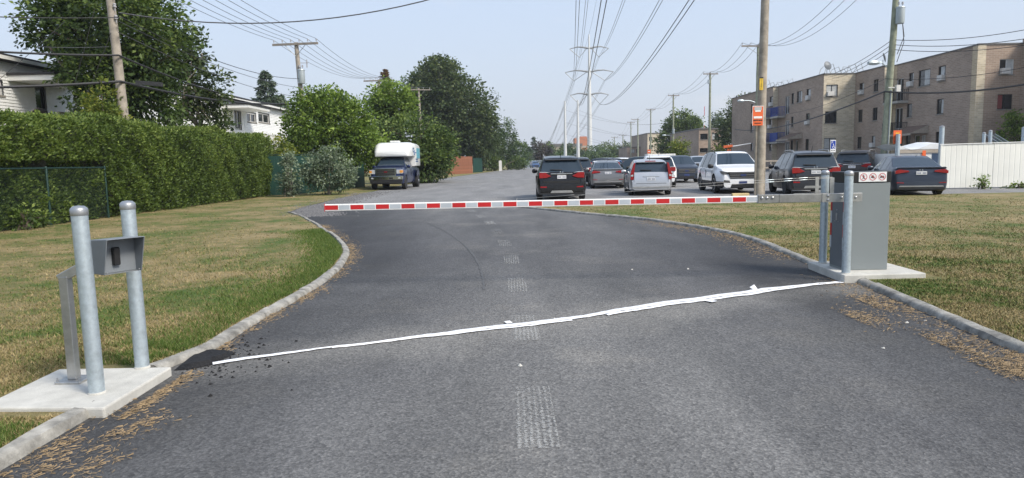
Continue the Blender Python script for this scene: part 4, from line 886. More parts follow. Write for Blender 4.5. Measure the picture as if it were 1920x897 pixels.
for (w_, px) in ((D1, (1699, 1741, 236, 251)), (D3, (1481, 1504, 250, 261))):
    a0, a1, z0, z1 = w_.px(*px); b = MB(); P = [w_.pt(a0, z1, .02), w_.pt(a1, z1, .02), w_.pt(a1, z0, 1.5), w_.pt(a0, z0, 1.5), w_.pt(a0, z0, .02), w_.pt(a1, z0, .02)]
    b.add([p-AO for p in P], [(0, 1, 2, 3)]); cn = b.build('entrance_canopy', 'shingle_brown', AB)
    b = MB(); b.add([p-AO+Vector((.004, 0, -.004)) for p in P], [(0, 3, 4), (1, 5, 2), (3, 2, 5, 4)]); 
    for (a, c, d_) in ((a0, a1, 1.5),): w_.bx(b, a-.03, c+.03, z0-.16, z0-.006, d_-.05, d_+.01, AO)
    b.build('fascia', 'far_beige', cn)
def dish(p, label, rz=0):
    t = thing('satellite_dish', label, 'satellite dish', p, rz, 'satellite dishes on the apartment roof'); b = MB(); b.tube([(0, 0, 0), (0, 0, .75)], .03, 6); b.build('mast', 'steel_bar', t)
    b = MB(); b.lathe([(.02, .10), (.25, .07), (.42, 0.), (.44, .005), (.25, .09), (.02, .12)], 16, (0, -.1, .95), Matrix.Rotation(R(75), 3, 'X'), caps=False); b.build('reflector', 'cabinet_dark', t, smooth=60)
dish((X3+.8, Y2+1.2, HT), 'satellite dish at the left corner of the big tan bay roof', .3); dish((X2+.6, Y1+1.5, HT), 'satellite dish seen edge-on beside the street light', 1.2)
for (x, y, lb_) in ((X3+2.0, 70, 'tangle of bent antenna pipes above the big tan bay'), (X4+1.0, 83, 'long bent antenna frame on the far roof end')):
    t = thing('roof_antenna', lb_, 'antenna', (x, y, HT-.05), 0, 'antenna frames on the apartment roof')
    for k in range(7):
        b = MB(); dx = (k-3)*.55; b.tube([(dx, 0, 0), (dx+.3, .1, .8+.35*math.sin(k*1.7)), (dx+.9, 0, 1.1+.3*math.cos(k)), (dx+1.3, 0, .1)], .028, 5); b.build('pipe', 'steel_bar', t)

# ---- further brick buildings
def brick_block(label, x0, x1, y0, y1, h, wins, front='brick_brown_y', side='brick_brown_x'):
    t = thing('brick_building', label, 'building', ((x0+x1)/2, (y0+y1)/2, 0), 0, 'brick buildings beyond the parking lot'); o = Vector(t.location)
    F = Wall('y', y0, x0, x1, 0, h); S = Wall('x', x0, y0, y1, 0, h)
    for px, cur in wins: F.window(F.px(*px), t, o, curtain=cur)
    F.build('wall', front, t, o); S.build('wall', side, t, o)
    b = MB(); b.b2(Vector((x0-.1, y0-.1, h-.02))-o, Vector((x1+.1, y1, h+.22))-o); b.build('roof', 'roof_flashing', t)
    b = MB(); b.b2(Vector((x1-.1, y0+.05, 0))-o, Vector((x1, y1, h-.05))-o); b.b2(Vector((x0+.05, y1-.1, 0))-o, Vector((x1-.15, y1-.02, h-.05))-o); b.build('wall', side, t)
    return t
brick_block('low brown brick building with a half-curtained window behind the dark pine', at(1310, 290, 112).x, at(1352, 290, 112).x, 112, 132, at(1320, 243, 112).z, [((1313, 1327, 251, 262), None), ((1335, 1348, 250, 262), (CU, 0, .5)), ((1312, 1327, 278, 286), None)])
brick_block('far two-tone brick building half hidden by the round tree', at(1214, 290, 180).x, at(1250, 290, 180).x, 180, 205, at(1225, 251, 180).z, [((1217, 1223, 257, 264), None), ((1217, 1223, 272, 280), None)], 'brick_tan_y', 'brick_brown_x')
brick_block('low far brick wing left of the two-tone building', at(1176, 290, 190).x, at(1212, 290, 190).x, 190, 205, at(1190, 277, 190).z, [((1182, 1190, 280, 287), (CU, 0, 1)), ((1193, 1198, 280, 287), None)])
t = thing('orange_tower', 'small orange brick tower block above the far trees', 'building', (at(1092, 290, 420).x, 425, 0)); o = Vector(t.location)
b = MB(); b.b2((-4.5, -5, 0), (4.5, 5, at(1092, 259, 420).z)); b.b2((-1, -3, 14), (3, 3, at(1092, 256, 420).z)); b.build('wall', 'far_orange', t)
for k in range(3):
    b = MB(); b.b2((-3.6, -5.06, 9.2-k*3), (3.2, -5.0, 10.3-k*3)); b.build('window_band', 'far_beige', t)
t = thing('long_building', 'long flat beige building peeking over the trees at the road end', 'building', (at(1052, 290, 300).x, 306, 0))
b = MB(); b.b2((-9, -6, 0), (9, 6, at(1050, 272, 300).z-.8)); b.build('wall', 'far_beige', t); b = MB(); b.b2((-9.2, -6.2, at(1050, 272, 300).z-.78), (9.2, 6.2, at(1050, 270, 300).z)); b.build('roof', 'roof_flashing', t)
t = thing('radio_mast', 'thin red and white radio mast above the low brick building', 'mast', (at(1320, 290, 300).x, 300, 0))
for k in range(6):
    b = MB(); b.tube([(0, 0, k*3.9), (0, 0, k*3.9+3.88)], .22-.02*k, 6); b.build('mast_section', 'sign_red' if k % 2 else 'arm_white', t)

# ---- white houses on the left
def house(label, y0, y1, x, h, specs, canopies, extra):
    t = thing('white_house', label, 'house', (x-5, (y0+y1)/2, 0), 0, 'white houses behind the hedge'); o = Vector(t.location); Wl = Wall('p', x, y0, y1, 0, h)
    for px, kw in specs: Wl.window(Wl.px(*px), t, o, **kw)
    # lap siding: every course is a tilted board, joined
    b = MB(); c = .125; z = 0
    while z < h:
        z1 = min(z+c, h); cuts = [(r[0], r[1]) for r in Wl.h if r[2] < z1-.01 and r[3] > z+.01]; a = y0
        for lo, hi in sorted(cuts)+[(y1, y1)]:
            if lo > a: b.quad(Wl.pt(a, z, .03)-o, Wl.pt(lo, z, .03)-o, Wl.pt(lo, z1, .008)-o, Wl.pt(a, z1, .008)-o); b.quad(Wl.pt(a, z, .03)-o, Wl.pt(lo, z, .03)-o, Wl.pt(lo, z, .006)-o, Wl.pt(a, z, .006)-o)
            a = max(a, hi)
        z = z1
    b.build('siding', 'siding_white', t)
    b = MB(); b.b2(Vector((x-10, y0, 0))-o, Vector((x-.16, y1, h-.02))-o); b.build('wall', 'siding_white', t)
    b = MB(); b.b2(Vector((x-10.4, y0-.35, h))-o, Vector((x+.4, y1+.35, h+.24))-o); rf = b.build('roof', 'roof_dark', t)
    b = MB(); b.b2(Vector((x+.402, y0-.35, h+.02))-o, Vector((x+.43, y1+.35, h+.16))-o); b.build('gutter', 'trim_white', rf)
    for (a0, a1, z, d) in canopies:
        b = MB(); b.b2(Vector((x+.03, a0, z))-o, Vector((x+d, a1, z+.20))-o); cn = b.build('canopy', 'trim_white', t); b = MB(); b.b2(Vector((x+.04, a0-.05, z+.203))-o, Vector((x+d+.05, a1+.05, z+.30))-o); b.build('canopy_roof', 'roof_dark', cn)
    extra(t, Wl, o)
    return t
def deck(t, Wl, o, a0, a1, z, hgt, dep, mat='trim_white', lattice=False):
    b = MB(); Wl.bx(b, a0, a1, z-.2, z, .03, dep, o); dk = b.build('balcony', mat, t); b = MB()
    Wl.bx(b, a0, a1, z+hgt-.07, z+hgt, dep-.08, dep, o); n = int((a1-a0)/.13)
    for k in range(n+1): a = a0+(a1-a0-.04)*k/n; Wl.bx(b, a, a+.035, z, z+hgt-.075, dep-.055, dep-.025, o)
    b.build('railing', mat, dk)
    for a in (a0, a1-.08): b = MB(); Wl.bx(b, a, a+.08, 0, z-.2, dep-.1, dep-.02, o); b.build('post', mat, dk)
def ex1(t, Wl, o):
    r = Wl.px(98, 152, 196, 214); deck(t, Wl, o, 28.6, 31.9, 2.9, 1.0, 1.7, 'far_beige'); b = MB(); Wl.bx(b, 29.2, 31.9, 3.86, 4.02, 1.6, 1.85, o); fb = b.build('flower_box', 'trim_white', t)
    V, T = blob([(Wl.pt(a, 4.08, 1.72)-o).to_tuple()+(.14, .2, .12) for a in (29.4, 29.9, 30.4, 30.9, 31.5)], 40, 7, .05, .07); quads_mesh('flowers', V, T, 'leaf_yellow', fb)
    a = Wl.px(85, 88, 155, 210)[0]; b = MB(); Wl.bx(b, a, a+.1, 2.9, 5.35, 1.25, 1.35, o); b.build('porch_post', 'trim_white', t)
H1 = house('white clapboard house with a dark door and white porch canopy behind hedge', 19, 33.4, -20, 5.85, [((66, 86, 155, 212), dict(mull=False, name='porch_door', sill=False)), ((-10, 5, 150, 178), dict(frame='window_frame_white'))], [(28.2, 31.9, 5.12, 1.9)], ex1)
def ex2(t, Wl, o): deck(t, Wl, o, 50.5, 63.5, 3.0, 1.0, 1.5)
H2 = house('second white clapboard house with a long white balcony, beyond the maple', 42.5, 65, -20, 6.35, [((439, 452, 207, 242), dict(frame='window_frame_white', name='balcony_door', sill=False)), ((463, 480, 213, 229), dict(frame='window_frame_white')), ((484, 505, 214, 230), dict(frame='window_frame_white')), ((530, 540, 218, 236), dict(frame='window_frame_white')), ((338, 352, 196, 220), dict(frame='window_frame_white'))], [(49.2, 53.5, 5.65, 1.8)], ex2)
t = thing('patio_chair', 'dark round-backed patio chair on the white house porch', 'chair', (-18.9, 28.3, 2.9)); b = MB(); b.lathe([(.36, -.02), (.40, 0), (.36, .02)], 14, (0, 0, .75), Matrix.Rotation(PI/2, 3, 'Y') @ Matrix.Rotation(.5, 3, 'X')); b.build('backrest', 'rail_black', t)
b = MB(); b.box((.2, 0, .42), (.45, .5, .05)); b.build('seat', 'rail_black', t)
for sx in (0, .4):
    for sy in (-.2, .2): b = MB(); b.tube([(sx, sy, 0), (sx, sy, .4)], .02, 6); b.build('leg', 'rail_black', t)

# ---- green slatted fence, wooden fence, white panel fence, far mesh fence
def slat_fence(label, pts, h, name='green_fence', group=None, pmat='green_panel', postm='green_paint'):
    a0 = Vector(pts[0]); t = thing(name, label, 'fence', a0, 0, group)
    for i in range(len(pts)-1):
        a, c = Vector(pts[i])-a0, Vector(pts[i+1])-a0; d = (c-a); n = max(1, round(d.length/2.4)); dn = d.normalized(); rot = Matrix.Rotation(math.atan2(dn.y, dn.x), 3, 'Z')
        for k in range(n):
            p = a+d*((k+.5)/n); w_ = d.length/n-.10; m = int(w_/.11)
            b = MB(); b.box(p+Vector((0, 0, h/2)), (w_, .012, h-.1), rot); pn = b.build('panel', pmat, t)
            b = MB()
            for j in range(m):
                for s_ in (0,): b.box(p+rot @ Vector((-w_/2+(j+.5)*w_/m, -.012, h/2)), (w_/m-.02, .010, h-.1), rot)
            b.build('slats', pmat, pn)
            b = MB(); b.tube([a+d*(k/n)+Vector((0, 0, h)), a+d*((k+1)/n)+Vector((0, 0, h))], .024, 6); b.build('top_rail', postm, t)
        for k in range(n+1): q = a+d*(k/n); b = MB(); b.lathe([(.038, -.05), (.038, h+.06), (.001, h+.09)], 8, q); b.build('post', postm, t)
p1, p2, p3 = gp(482, 366), gp(548, 368), gp(690, 350)
slat_fence('green slatted chain-link fence between hedge and camper truck', [(-13.1, 35.8, 0), (-11.4, 36.1, 0), (-9.8, 46.5, 0)], 2.1, group='green slatted fences')
slat_fence('short green slatted fence just past the wooden fence', [(at(887, 300, 104).x, 104, 0), (at(904, 300, 106).x, 106, 0)], 2.2, group='green slatted fences')
wa, wb = Vector((at(836, 300, 90).x, 90, 0)), Vector((at(886, 300, 98).x, 98, 0))
t = thing('wooden_fence', 'reddish brown wooden board fence under the tall roadside tree', 'fence', wa); d = wb-wa; n = int(d.length/.17); rot = Matrix.Rotation(math.atan2(d.y, d.x), 3, 'Z'); proto = None
for k in range(n):
    if proto is None:
        b = MB(); b.prism([(-.075, 0), (.075, 0), (.075, 2.32), (.045, 2.38), (-.045, 2.38), (-.075, 2.32)], -.012, .012, lambda p, q, z: (p, z, q)); pb = b.build('board', 'fence_wood', t); proto = pb
    else: pb = proto.copy(); COL.objects.link(pb); pb.parent = t
    pb.location = d*(k/n)+Vector((0, 0, random.uniform(-.03, .03))); pb.rotation_euler = (0, random.gauss(0, .006), math.atan2(d.y, d.x))
for z in (.4, 1.5): b = MB(); b.box(d*.5+rot @ Vector((0, .05, z)), (d.length, .04, .09), rot); b.build('rail', 'fence_wood', t)
wf = gp(1763, 351); FY = 29.3
t = thing('white_fence', 'tall white corrugated panel fence right of the blue-grey sedan', 'fence', (at(1763, 300, FY).x, FY, 0)); x = 0; k = 0
while x < 11:
    b = MB(); pr = []
    for j in range(5): xx = x+j*.225; pr += [(xx, 0), (xx+.17, 0), (xx+.185, .006), (xx+.21, .006)]
    pr.append((x+1.12, 0)); h = 1.84+.012*x
    b.loft([[Vector((p, q+.004*(k % 2), .04)) for p, q in pr], [Vector((p, q+.004*(k % 2), h)) for p, q in pr]], closed=False); b.build('panel', 'fence_white', t); x += 1.125; k += 1
b = MB(); b.box((5.5, .06, 1.6), (11, .05, .09)); b.box((5.5, .06, .4), (11, .05, .09)); b.build('rail', 'fence_white', t)
b = MB(); b.box((5.6, .015, 1.93), (11.3, .09, .035), Matrix.Rotation(-.011, 3, 'Y')); b.build('top_cap', 'trim_white', t)
b = MB(); b.b2((-.012, -.02, 0), (.05, .05, 1.83)); b.build('end_post', 'fence_white', t)
for i, (u, Y, z1, lb_) in enumerate(((1764, 30.2, at(1764, 238, 30.2).z, 'galvanized post rising behind the left end of the white fence'), (1855, 31, at(1855, 246, 31).z, 'short galvanized post behind the white fence by the louvre'), (1843, 32, at(1843, 250, 32).z, 'thin galvanized post behind the white fence, left of the short one'), (1918, 30, at(1918, 240, 30).z, 'galvanized post behind the white fence at the right frame edge'))):
    t = thing('steel_post', lb_, 'post', (at(u, 290, Y).x, Y, 0), 0, 'galvanized posts behind the white fence'); r_ = .10 if i in (0, 3) else .07
    b = MB(); b.lathe([(r_, -.05), (r_, z1)], 14); b.build('pipe', 'galvanized', t, smooth=40); b = MB(); b.lathe([(r_+.004, z1-.03), (r_+.004, z1+.01), (r_*.6, z1+.04), (.001, z1+.05)], 14); b.build('cap', 'cap_metal', t, smooth=40)
p = at(1868, 258, 33); t = thing('louvre_panel', 'tilted grey louvred panel above the white fence', 'panel', (p.x, 33, 0)); b = MB(); b.tube([(0, .3, 0), (0, .3, p.z)], .04, 6); b.build('stand', 'steel_bar', t)
for k in range(6): b = MB(); b.box((-.3+k*.12, 0, p.z-.05), (.07, 1.1, .03), Matrix.Rotation(R(24), 3, 'X') @ Matrix.Rotation(.5, 3, 'Y')); b.build('slat', 'aluminium' if k % 2 else 'cabinet_dark', t)
# white trailer behind the sedan
t = thing('white_trailer', 'white site trailer with a sagging roof cover behind the blue-grey sedan', 'trailer', (at(1726, 300, 34).x, 34, 0)); M('tarp', (.74, .75, .74), .5, var=.05)
xl, xr = at(1684, 300, 34).x-t.location.x, at(1764, 300, 34).x-t.location.x; zt = at(1730, 271, 34).z
b = MB(); b.b2((xl, 0, .45), (xr, 2.2, zt-.42)); b.build('body', 'trim_white', t); b = MB(); b.b2((xl-.05, -.06, zt-.41), (xr+.05, -.004, zt-.24)); b.build('beam', 'far_beige', t)
b = MB(); rg = []
for k in range(13): f = k/12; x = xl+(xr-xl)*f; z = zt-.26+.26*min(1, max(0, abs(f-.33)*3.2-.25)); rg.append([Vector((x, -.07, zt-.235)), Vector((x, -.08, z+.02)), Vector((x, 1.2, z+.12)), Vector((x, 2.2, z))])
b.loft(rg, closed=False); b.build('roof_cover', 'tarp', t, smooth=40)
b = MB(); b.b2((xr-.45, -.012, .55), (xr-.02, -.002, zt-.45)); b.build('door', M('door_blue', (.04, .07, .13), .4), t); b = MB(); b.b2((xr-.95, -.012, zt-.62), (xr-.78, -.063, zt-.30)); b.build('marker', M('sign_orange', (.75, .13, .03), .5, var=.05), t)
for sx in (.3, .7):
    b = MB(); b.lathe([(.30, -.1), (.30, .1)], 16, (xl+(xr-xl)*sx, .1, .31), Matrix.Rotation(PI/2, 3, 'X')); b.build('wheel', 'dark_rubber', t)
t = thing('white_wall', 'low white trailer wall across the parking lot beside the olive tree', 'trailer', (at(1240, 300, 78).x, 78, 0)); b = MB(); hh = at(1240, 289, 78).z; b.b2((-1.5, 0, .5), (1.6, 2, hh)); b.build('body', 'trim_white', t, bevel=.04)
for sx in (-.8, .8): b = MB(); b.lathe([(.32, -.1), (.32, .1)], 14, (sx, .15, .32), Matrix.Rotation(PI/2, 3, 'X')); b.build('wheel', 'dark_rubber', t)
x0, x1 = at(984, 300, 175).x, at(1030, 300, 175).x; t = thing('mesh_fence', 'far grey chain-link fence closing the end of the road', 'fence', (x0, 175, 0))
for k in range(8): b = MB(); b.tube([(k*(x1-x0)/7, 0, 0), (k*(x1-x0)/7, 0, 1.7)], .05, 6); b.build('post', 'galvanized', t)
b = MB()
for k in range(int((x1-x0)/.16)): b.tube([(k*.16, 0, 0), (k*.16+.1, 0, 1.65)], .018, 3, caps=False); b.tube([(k*.16+.1, .03, 0), (k*.16, .03, 1.65)], .018, 3, caps=False)
b.build('wire_mesh', 'galvanized', t); b = MB(); b.tube([(0, 0, 1.7), (x1-x0, 0, 1.7)], .04, 6); b.build('top_rail', 'galvanized', t)
t = thing('white_post', 'white board post at the road edge below the pointed tree', 'post', (at(938, 300, 118).x, 118, 0)); b = MB(); b.box((0, 0, .85), (.50, .1, 1.7)); b.prism([(-.25, 1.7), (.25, 1.7), (0, 1.82)], -.05, .05, lambda p, q, z: (p, z, q)); b.build('board', 'trim_white', t)
t = thing('wooden_railing', 'small pale wooden railing in front of the apartment block', 'railing', (at(1452, 300, 58).x, 58, 0))
for k in range(4): b = MB(); b.box((-.9+k*.6, 0, .6), (.09, .09, 1.2)); b.build('post', 'far_beige', t)
for z in (.6, 1.15): b = MB(); b.box((0, -.06, z), (2.0, .03, .12)); b.build('rail', 'far_beige', t)
t = thing('orange_lifter', 'orange and white lifting arm sticking up behind the white SUV', 'lift', (at(1366, 300, 75).x, 75, 0)); M('orange_paint', (.62, .12, .03), .5)
z = at(1366, 276, 75).z
for q in ((-.35, -.15), (.35, .25)): b = MB(); b.tube([(q[0], 0, 0), (q[1]*.5, 0, z-.2)], .09, 6); b.build('leg', 'orange_paint', t)
b = MB(); b.box((-.1, 0, z+.05), (1.0, .3, .28), Matrix.Rotation(-.1, 3, 'Y')); b.build('head', 'orange_paint', t, bevel=.04); b = MB(); b.tube([(.4, 0, z+.05), (2.4, 0, z+.35)], [.07, .05], 6); b.build('boom', 'arm_white', t)
ORD = ('first', 'second', 'third', 'fourth', 'fifth', 'sixth')
# ================================================================ poles, wires, signs
def insul(b, p, s=1.): b.lathe([(.012*s, 0), (.012*s, .10*s), (.05*s, .10*s), (.055*s, .13*s), (.03*s, .15*s), (.045*s, .18*s), (.04*s, .21*s), (.001, .22*s)], 8, p)
def crossarm(t, z, half, axis, npin, off=0., r=.055, brace=True, mat='crossarm_wood'):
    """axis: unit vector of the arm; off shifts the arm to one side. Returns pin points (local)"""
    ax = Vector(axis).normalized(); rot = Matrix.Rotation(math.atan2(ax.y, ax.x), 3, 'Z'); c = ax*off+rot @ Vector((0, -.16, z))
    b = MB(); b.box(c, (half*2, .10, .13), rot); a = b.build('crossarm', mat, t)
    pins = []
    for k in range(npin):
        f = -1+2*(k+.5)/npin if npin != 2 else (-.9, .9)[k]
        f = f if npin == 2 else (-.95+1.9*k/(npin-1)); p = c+ax*half*f*.98+Vector((0, 0, .066)); b = MB(); insul(b, p); b.build('insulator', 'porcelain', a); pins.append(p+Vector((0, 0, .22)))
    if brace:
        for s_ in (-1, 1):
            if off and (s_ > 0) == (off < 0): continue
            b = MB(); b.tube([c+ax*half*s_*.45-Vector((0, 0, .06)), rot @ Vector((0, -.14, z-.75))], .018, 5); b.build('brace', 'steel_bar', a)
    return pins
def pole(name, label, base, h, r, mat='weathered_wood', lean=(0, 0), group='wooden utility poles'):
    t = thing(name, label, 'utility pole', base, 0, group); b = MB(); n = 9
    b.tube([(lean[0]*h*i/n+random.gauss(0, .006), lean[1]*h*i/n, -.1+(h+.1)*i/n) for i in range(n+1)], [r*(1.12-.36*i/n) for i in range(n+1)], 14); b.build('shaft', mat, t, smooth=50); return t
def transformer(t, p, s=1.):
    b = MB(); b.lathe([(.02, 0), (.20*s, .02), (.22*s, .08), (.22*s, .82*s), (.24*s, .84*s), (.22*s, .90*s), (.02, .94*s)], 16, p); tr = b.build('transformer', 'transformer_grey', t, smooth=40)
    for dx in (-.1, .1): b = MB(); insul(b, Vector(p)+Vector((dx*s, 0, .92*s)), 1.2*s); b.build('bushing', 'porcelain', tr)
def streetlight(t, z, d, L_=1.3):
    d = Vector(d).normalized(); b = MB(); b.tube([Vector((0, 0, z)), d*L_*.5+Vector((0, 0, z+.22)), d*L_+Vector((0, 0, z+.25))], .03, 6); a = b.build('lamp_arm', 'galvanized', t)
    b = MB(); c = d*(L_+.22)+Vector((0, 0, z+.2)); rot = Matrix.Rotation(math.atan2(d.y, d.x), 3, 'Z')
    rg = [[c+rot @ Vector((x, y*w_, zz*w_)) for y, zz in ((-.16, 0), (-.12, .12), (0, .15), (.12, .12), (.16, 0), (.08, -.10), (-.08, -.10))] for x, w_ in ((-.32, .5), (-.15, 1), (.15, 1), (.30, .55))]; b.loft(rg); b.build('lamp_head', 'transformer_grey', a, smooth=40)
def wire(pts_or_a, b_=None, sag=0, r=.018, name='power_wire', label=None, mat='wire_black', group=None, n=16):
    pts = sag_line(pts_or_a, b_, sag, n) if b_ is not None else [Vector(p) for p in pts_or_a]
    o0_ = pts[0].copy(); b = MB(); b.tube([p-o0_ for p in pts], r, 5, caps=False); o = b.build(name, mat); o.location = o0_; tag(o, label, 'cable', group); return o
Vv = Vector
# -- left line of poles
lpos = at(231, 150, 25); L1 = pole('utility_pole', 'leaning grey wooden pole rising out of the hedge in front of the maple', (lpos.x+.06, 25, 0), 9.6, .165, 'weathered_wood', (-.038, 0)); L1o = Vv(L1.location)
pins1 = [L1o+p+Vv((-.36, 0, 0)) for p in crossarm(L1, 9.3, 1.55, (1, -.1, 0), 6)]
for z in (6.6, 7.0, 7.4): b = MB(); insul(b, Vv((-.038*z+.17, -.1, z)), 1.2); b.build('insulator', 'porcelain', L1)
b = MB(); b.box((.9, -.1, at(255, 158, 25).z), (.9, .14, .14), Matrix.Rotation(.1, 3, 'Y')); b.build('splice_box', 'wire_black', L1)
q = at(572, 165, 45); L2 = pole('utility_pole', 'wooden pole with six-pin crossarm and grey transformer behind the light maple', (q.x, 45, 0), at(560, 80, 45).z, .17, 'weathered_wood', (-.045, 0)); L2o = Vv(L2.location); h2 = at(560, 80, 45).z
pins2 = [L2o+p+Vv((-.045*h2, 0, 0)) for p in crossarm(L2, h2-.12, 1.5, (1, -.12, 0), 6)]
for o in L2.children:
    if o.name.startswith('crossarm'): o.location.x = -.045*h2
transformer(L2, (.18-.045*7, -.2, h2-2.6), 1.0); b = MB(); b.box((.55-.3, -.2, h2-1.35), (.06, .06, .5)); b.box((.38-.3, -.2, h2-1.3), (.5, .04, .04)); b.build('cutout_switch', 'porcelain', L2)
for o in L1.children:
    if o.name.startswith('crossarm'): o.location.x = -.36
q = at(712, 200, 71); h3 = at(710, 150, 71).z; L3 = pole('utility_pole', 'wooden crossarm pole between the light maple and the yellow-green tree', (q.x, 71, 0), h3, .17); pins3 = [Vv(L3.location)+p for p in crossarm(L3, h3-.1, 1.5, (1, -.1, 0), 6)]
q = at(789, 200, 92); h4 = at(785, 166, 92).z; L4 = pole('utility_pole', 'wooden crossarm pole in front of the tallest roadside tree', (q.x, 92, 0), h4, .17, 'weathered_wood', (-.02, 0)); pins4 = [Vv(L4.location)+p for p in crossarm(L4, h4-.2, 1.3, (1, .25, 0), 4)]
for i in range(6):
    wire([*sag_line(pins1[i], pins2[i], .35), *sag_line(pins2[i], pins3[i], .7)[1:]], label=f'{ORD[i]} of six thin wires on the left crossarm poles, counted from the left', group='six wires on the left crossarm poles', r=.013, mat='wire_grey')
for i in range(4): wire(pins3[i+1], pins4[i], .35, .013, label=f'{ORD[i]} thin wire from the left behind the yellow-green roadside tree', group='wires past the third left pole', mat='wire_grey')
for k, (v0, v1, v2, r_) in enumerate(((94, 104, 186, .035), (165, 153, 183, .045), (30, 33, 130, .016))):
    A, B, C = at(-60, v0, 21), at(222+k*3, v1, 24.75), at(560, v2 + (18 if k == 2 else 10), 44.8)
    wire([*sag_line(A, B, .04), *sag_line(B, C, (.5, .35, .5)[k])[1:]], r=r_, label=('thick black telephone cable crossing the pole at mid height', 'lowest thick black cable just above the hedge', 'thin service wire through the top of the maple')[k], name='telephone_cable')
for k, (dz) in enumerate((0, .35)):
    A = at(222, 40+dz*60, 24.8); wire(A, at(566, 165+dz*50, 44.7), .4, .013, label=('upper', 'lower')[k]+' thin secondary wire between maple and transformer pole', group='secondary wires on the left', mat='wire_grey')
for k, (u0, v0, u1, v1) in enumerate(((140, 158, 178, 15), (160, 185, 208, 62), (0, 148, 122, 40), (75, 88, 205, 88))): wire(at(u0, v0, 26), at(u1, v1, 24.6), .03, .010, label=('thin drop wire rising steeply past the house canopy', 'thin drop wire from the porch to the leaning pole', 'thin drop wire from the left house corner up to the maple', 'thin level drop wire ending at the leaning pole')[k], mat='wire_grey', name='drop_wire')
wire(at(222, 24, 24.8), Vv((9.0, 26, 12.9)), 2.5, .022, label='single long cable crossing the sky above the road', name='span_cable', mat='wire_grey', n=30)
# -- foreground pole on the right with signs
P1b = at(1423, 367, 25.6); P1 = pole('utility_pole', 'thick foreground wooden pole with orange sign in front of the white SUV', (P1b.x, 25.6, 0), 13.2, .155, 'weathered_wood', (.012, 0))
b = MB(); b.tube([(-.165, -.05, 0), (-.155, -.04, at(1413, 232, 25.5).z)], .045, 8); b.build('ground_conduit', 'weathered_wood', P1); b = MB(); b.tube([(.165, -.04, 0), (.165, -.04, at(1413, 232, 25.5).z-.1)], .04, 8); b.build('ground_conduit', 'weathered_wood', P1)
def plate(p, w_, h, mat, name, label, cat, rows, group=None, rz=0.):
    t = thing(name, label, cat, p, rz, group); b = MB(); b.box((0, 0, 0), (w_, .012, h)); pl_ = b.build('plate', mat, t, bevel=.004)
    for j, (x0, x1, z0, z1, m_) in enumerate(rows): b = MB(); b.b2((x0*w_, -.0085-.0006*j, z0*h), (x1*w_, -.0075-.0006*j, z1*h)); b.build('printed_band', m_, t)
    return t
p = at(1422.5, 217, 25.25); M('sign_grey', (.45, .47, .48), .5); M('yellow_tag', (.72, .48, .04), .5)
OR = [(-.5, .5, .468, .5, 'sign_white'), (-.5, -.47, -.5, .466, 'sign_white'), (.47, .5, -.5, .466, 'sign_white'), (-.33, .33, .28, .44, 'sign_grey'), (-.25, .25, .20, .275, 'sign_white'), (-.38, .38, -.14, -.03, 'sign_white'), (-.40, -.2, -.27, -.21, 'black_plastic'), (-.18, .05, -.25, -.20, 'black_plastic'), (.08, .40, -.26, -.21, 'black_plastic'), (-.3, .3, -.40, -.36, 'rail_black')]
plate((p.x, 25.33, p.z), .40, .70, 'sign_orange', 'orange_sign', 'orange and white notice board on the thick foreground pole', 'sign', OR)
p = at(1429.5, 157, 25.25); t = plate((p.x, 25.36, p.z), .13, .44, 'yellow_tag', 'pole_tag', 'narrow yellow number tag on the thick foreground pole', 'tag', [(-.5, .5, .44, .54, 'black_plastic')])
for k, ch in enumerate('C108C'): text_part(ch, .075, 'black_plastic', t, Matrix.Translation((0, -.012, .14-k*.075)) @ Matrix.Rotation(PI/2, 4, 'X'))
# -- right row of poles
def rpole(u, vt, Y, label, r, npin, half, off=0., mat='pole_green_wood', ax=(1, .1, 0)):
    h = at(u, vt, Y).z; t = pole('utility_pole', label, (at(u, 280, Y).x, Y, 0), h, r, mat); pins = [Vv(t.location)+p for p in crossarm(t, h-.15, half, ax, npin, off)]; return t, pins
P2, n2 = rpole(1418, 84, 63, 'slim wooden pole with one-sided crossarm directly behind the thick foreground pole', .15, 3, .85, -.75); streetlight(P2, 6.3, (-1, -.1, 0))
P3, n3 = rpole(1330, 137, 88, 'wooden crossarm pole left of the dark pine', .16, 3, .95); P4, n4 = rpole(1262, 178, 117, 'wooden crossarm pole in front of the round tree', .16, 3, .95); streetlight(P4, 5.2, (-1, 0, 0))
transformer(P4, (0, -.25, 5.6), .9)
P5, n5 = rpole(1220, 205, 152, 'wooden crossarm pole above the two-tone far building', .16, 3, 1.0); P6, n6 = rpole(1196, 223, 176, 'wooden crossarm pole left of the two-tone far building', .17, 2, 1.0, -.8); P7, n7 = rpole(1183, 229, 186, 'slender far pole second left of the two-tone building', .16, 3, 1.0)
P8, n8 = rpole(1168, 253, 215, 'small far crossarm pole behind the parked cars', .16, 3, 1.2); P9, n9 = rpole(1152, 257, 240, 'farthest small crossarm pole among the trees', .16, 3, 1.2)
for t_, z_ in ((P8, 4.8), (P9, 4.6)): streetlight(t_, z_, (-1, 0, 0), 1.4)
b = MB(); b.lathe([(.02, 0), (.12, .02), (.12, .5), (.02, .55)], 10, (-.25, -.2, at(1325, 152, 88).z-.4)); b.build('switch', 'transformer_grey', P3)
rows = [n2, n3, n4, n5, n7, n8, n9]
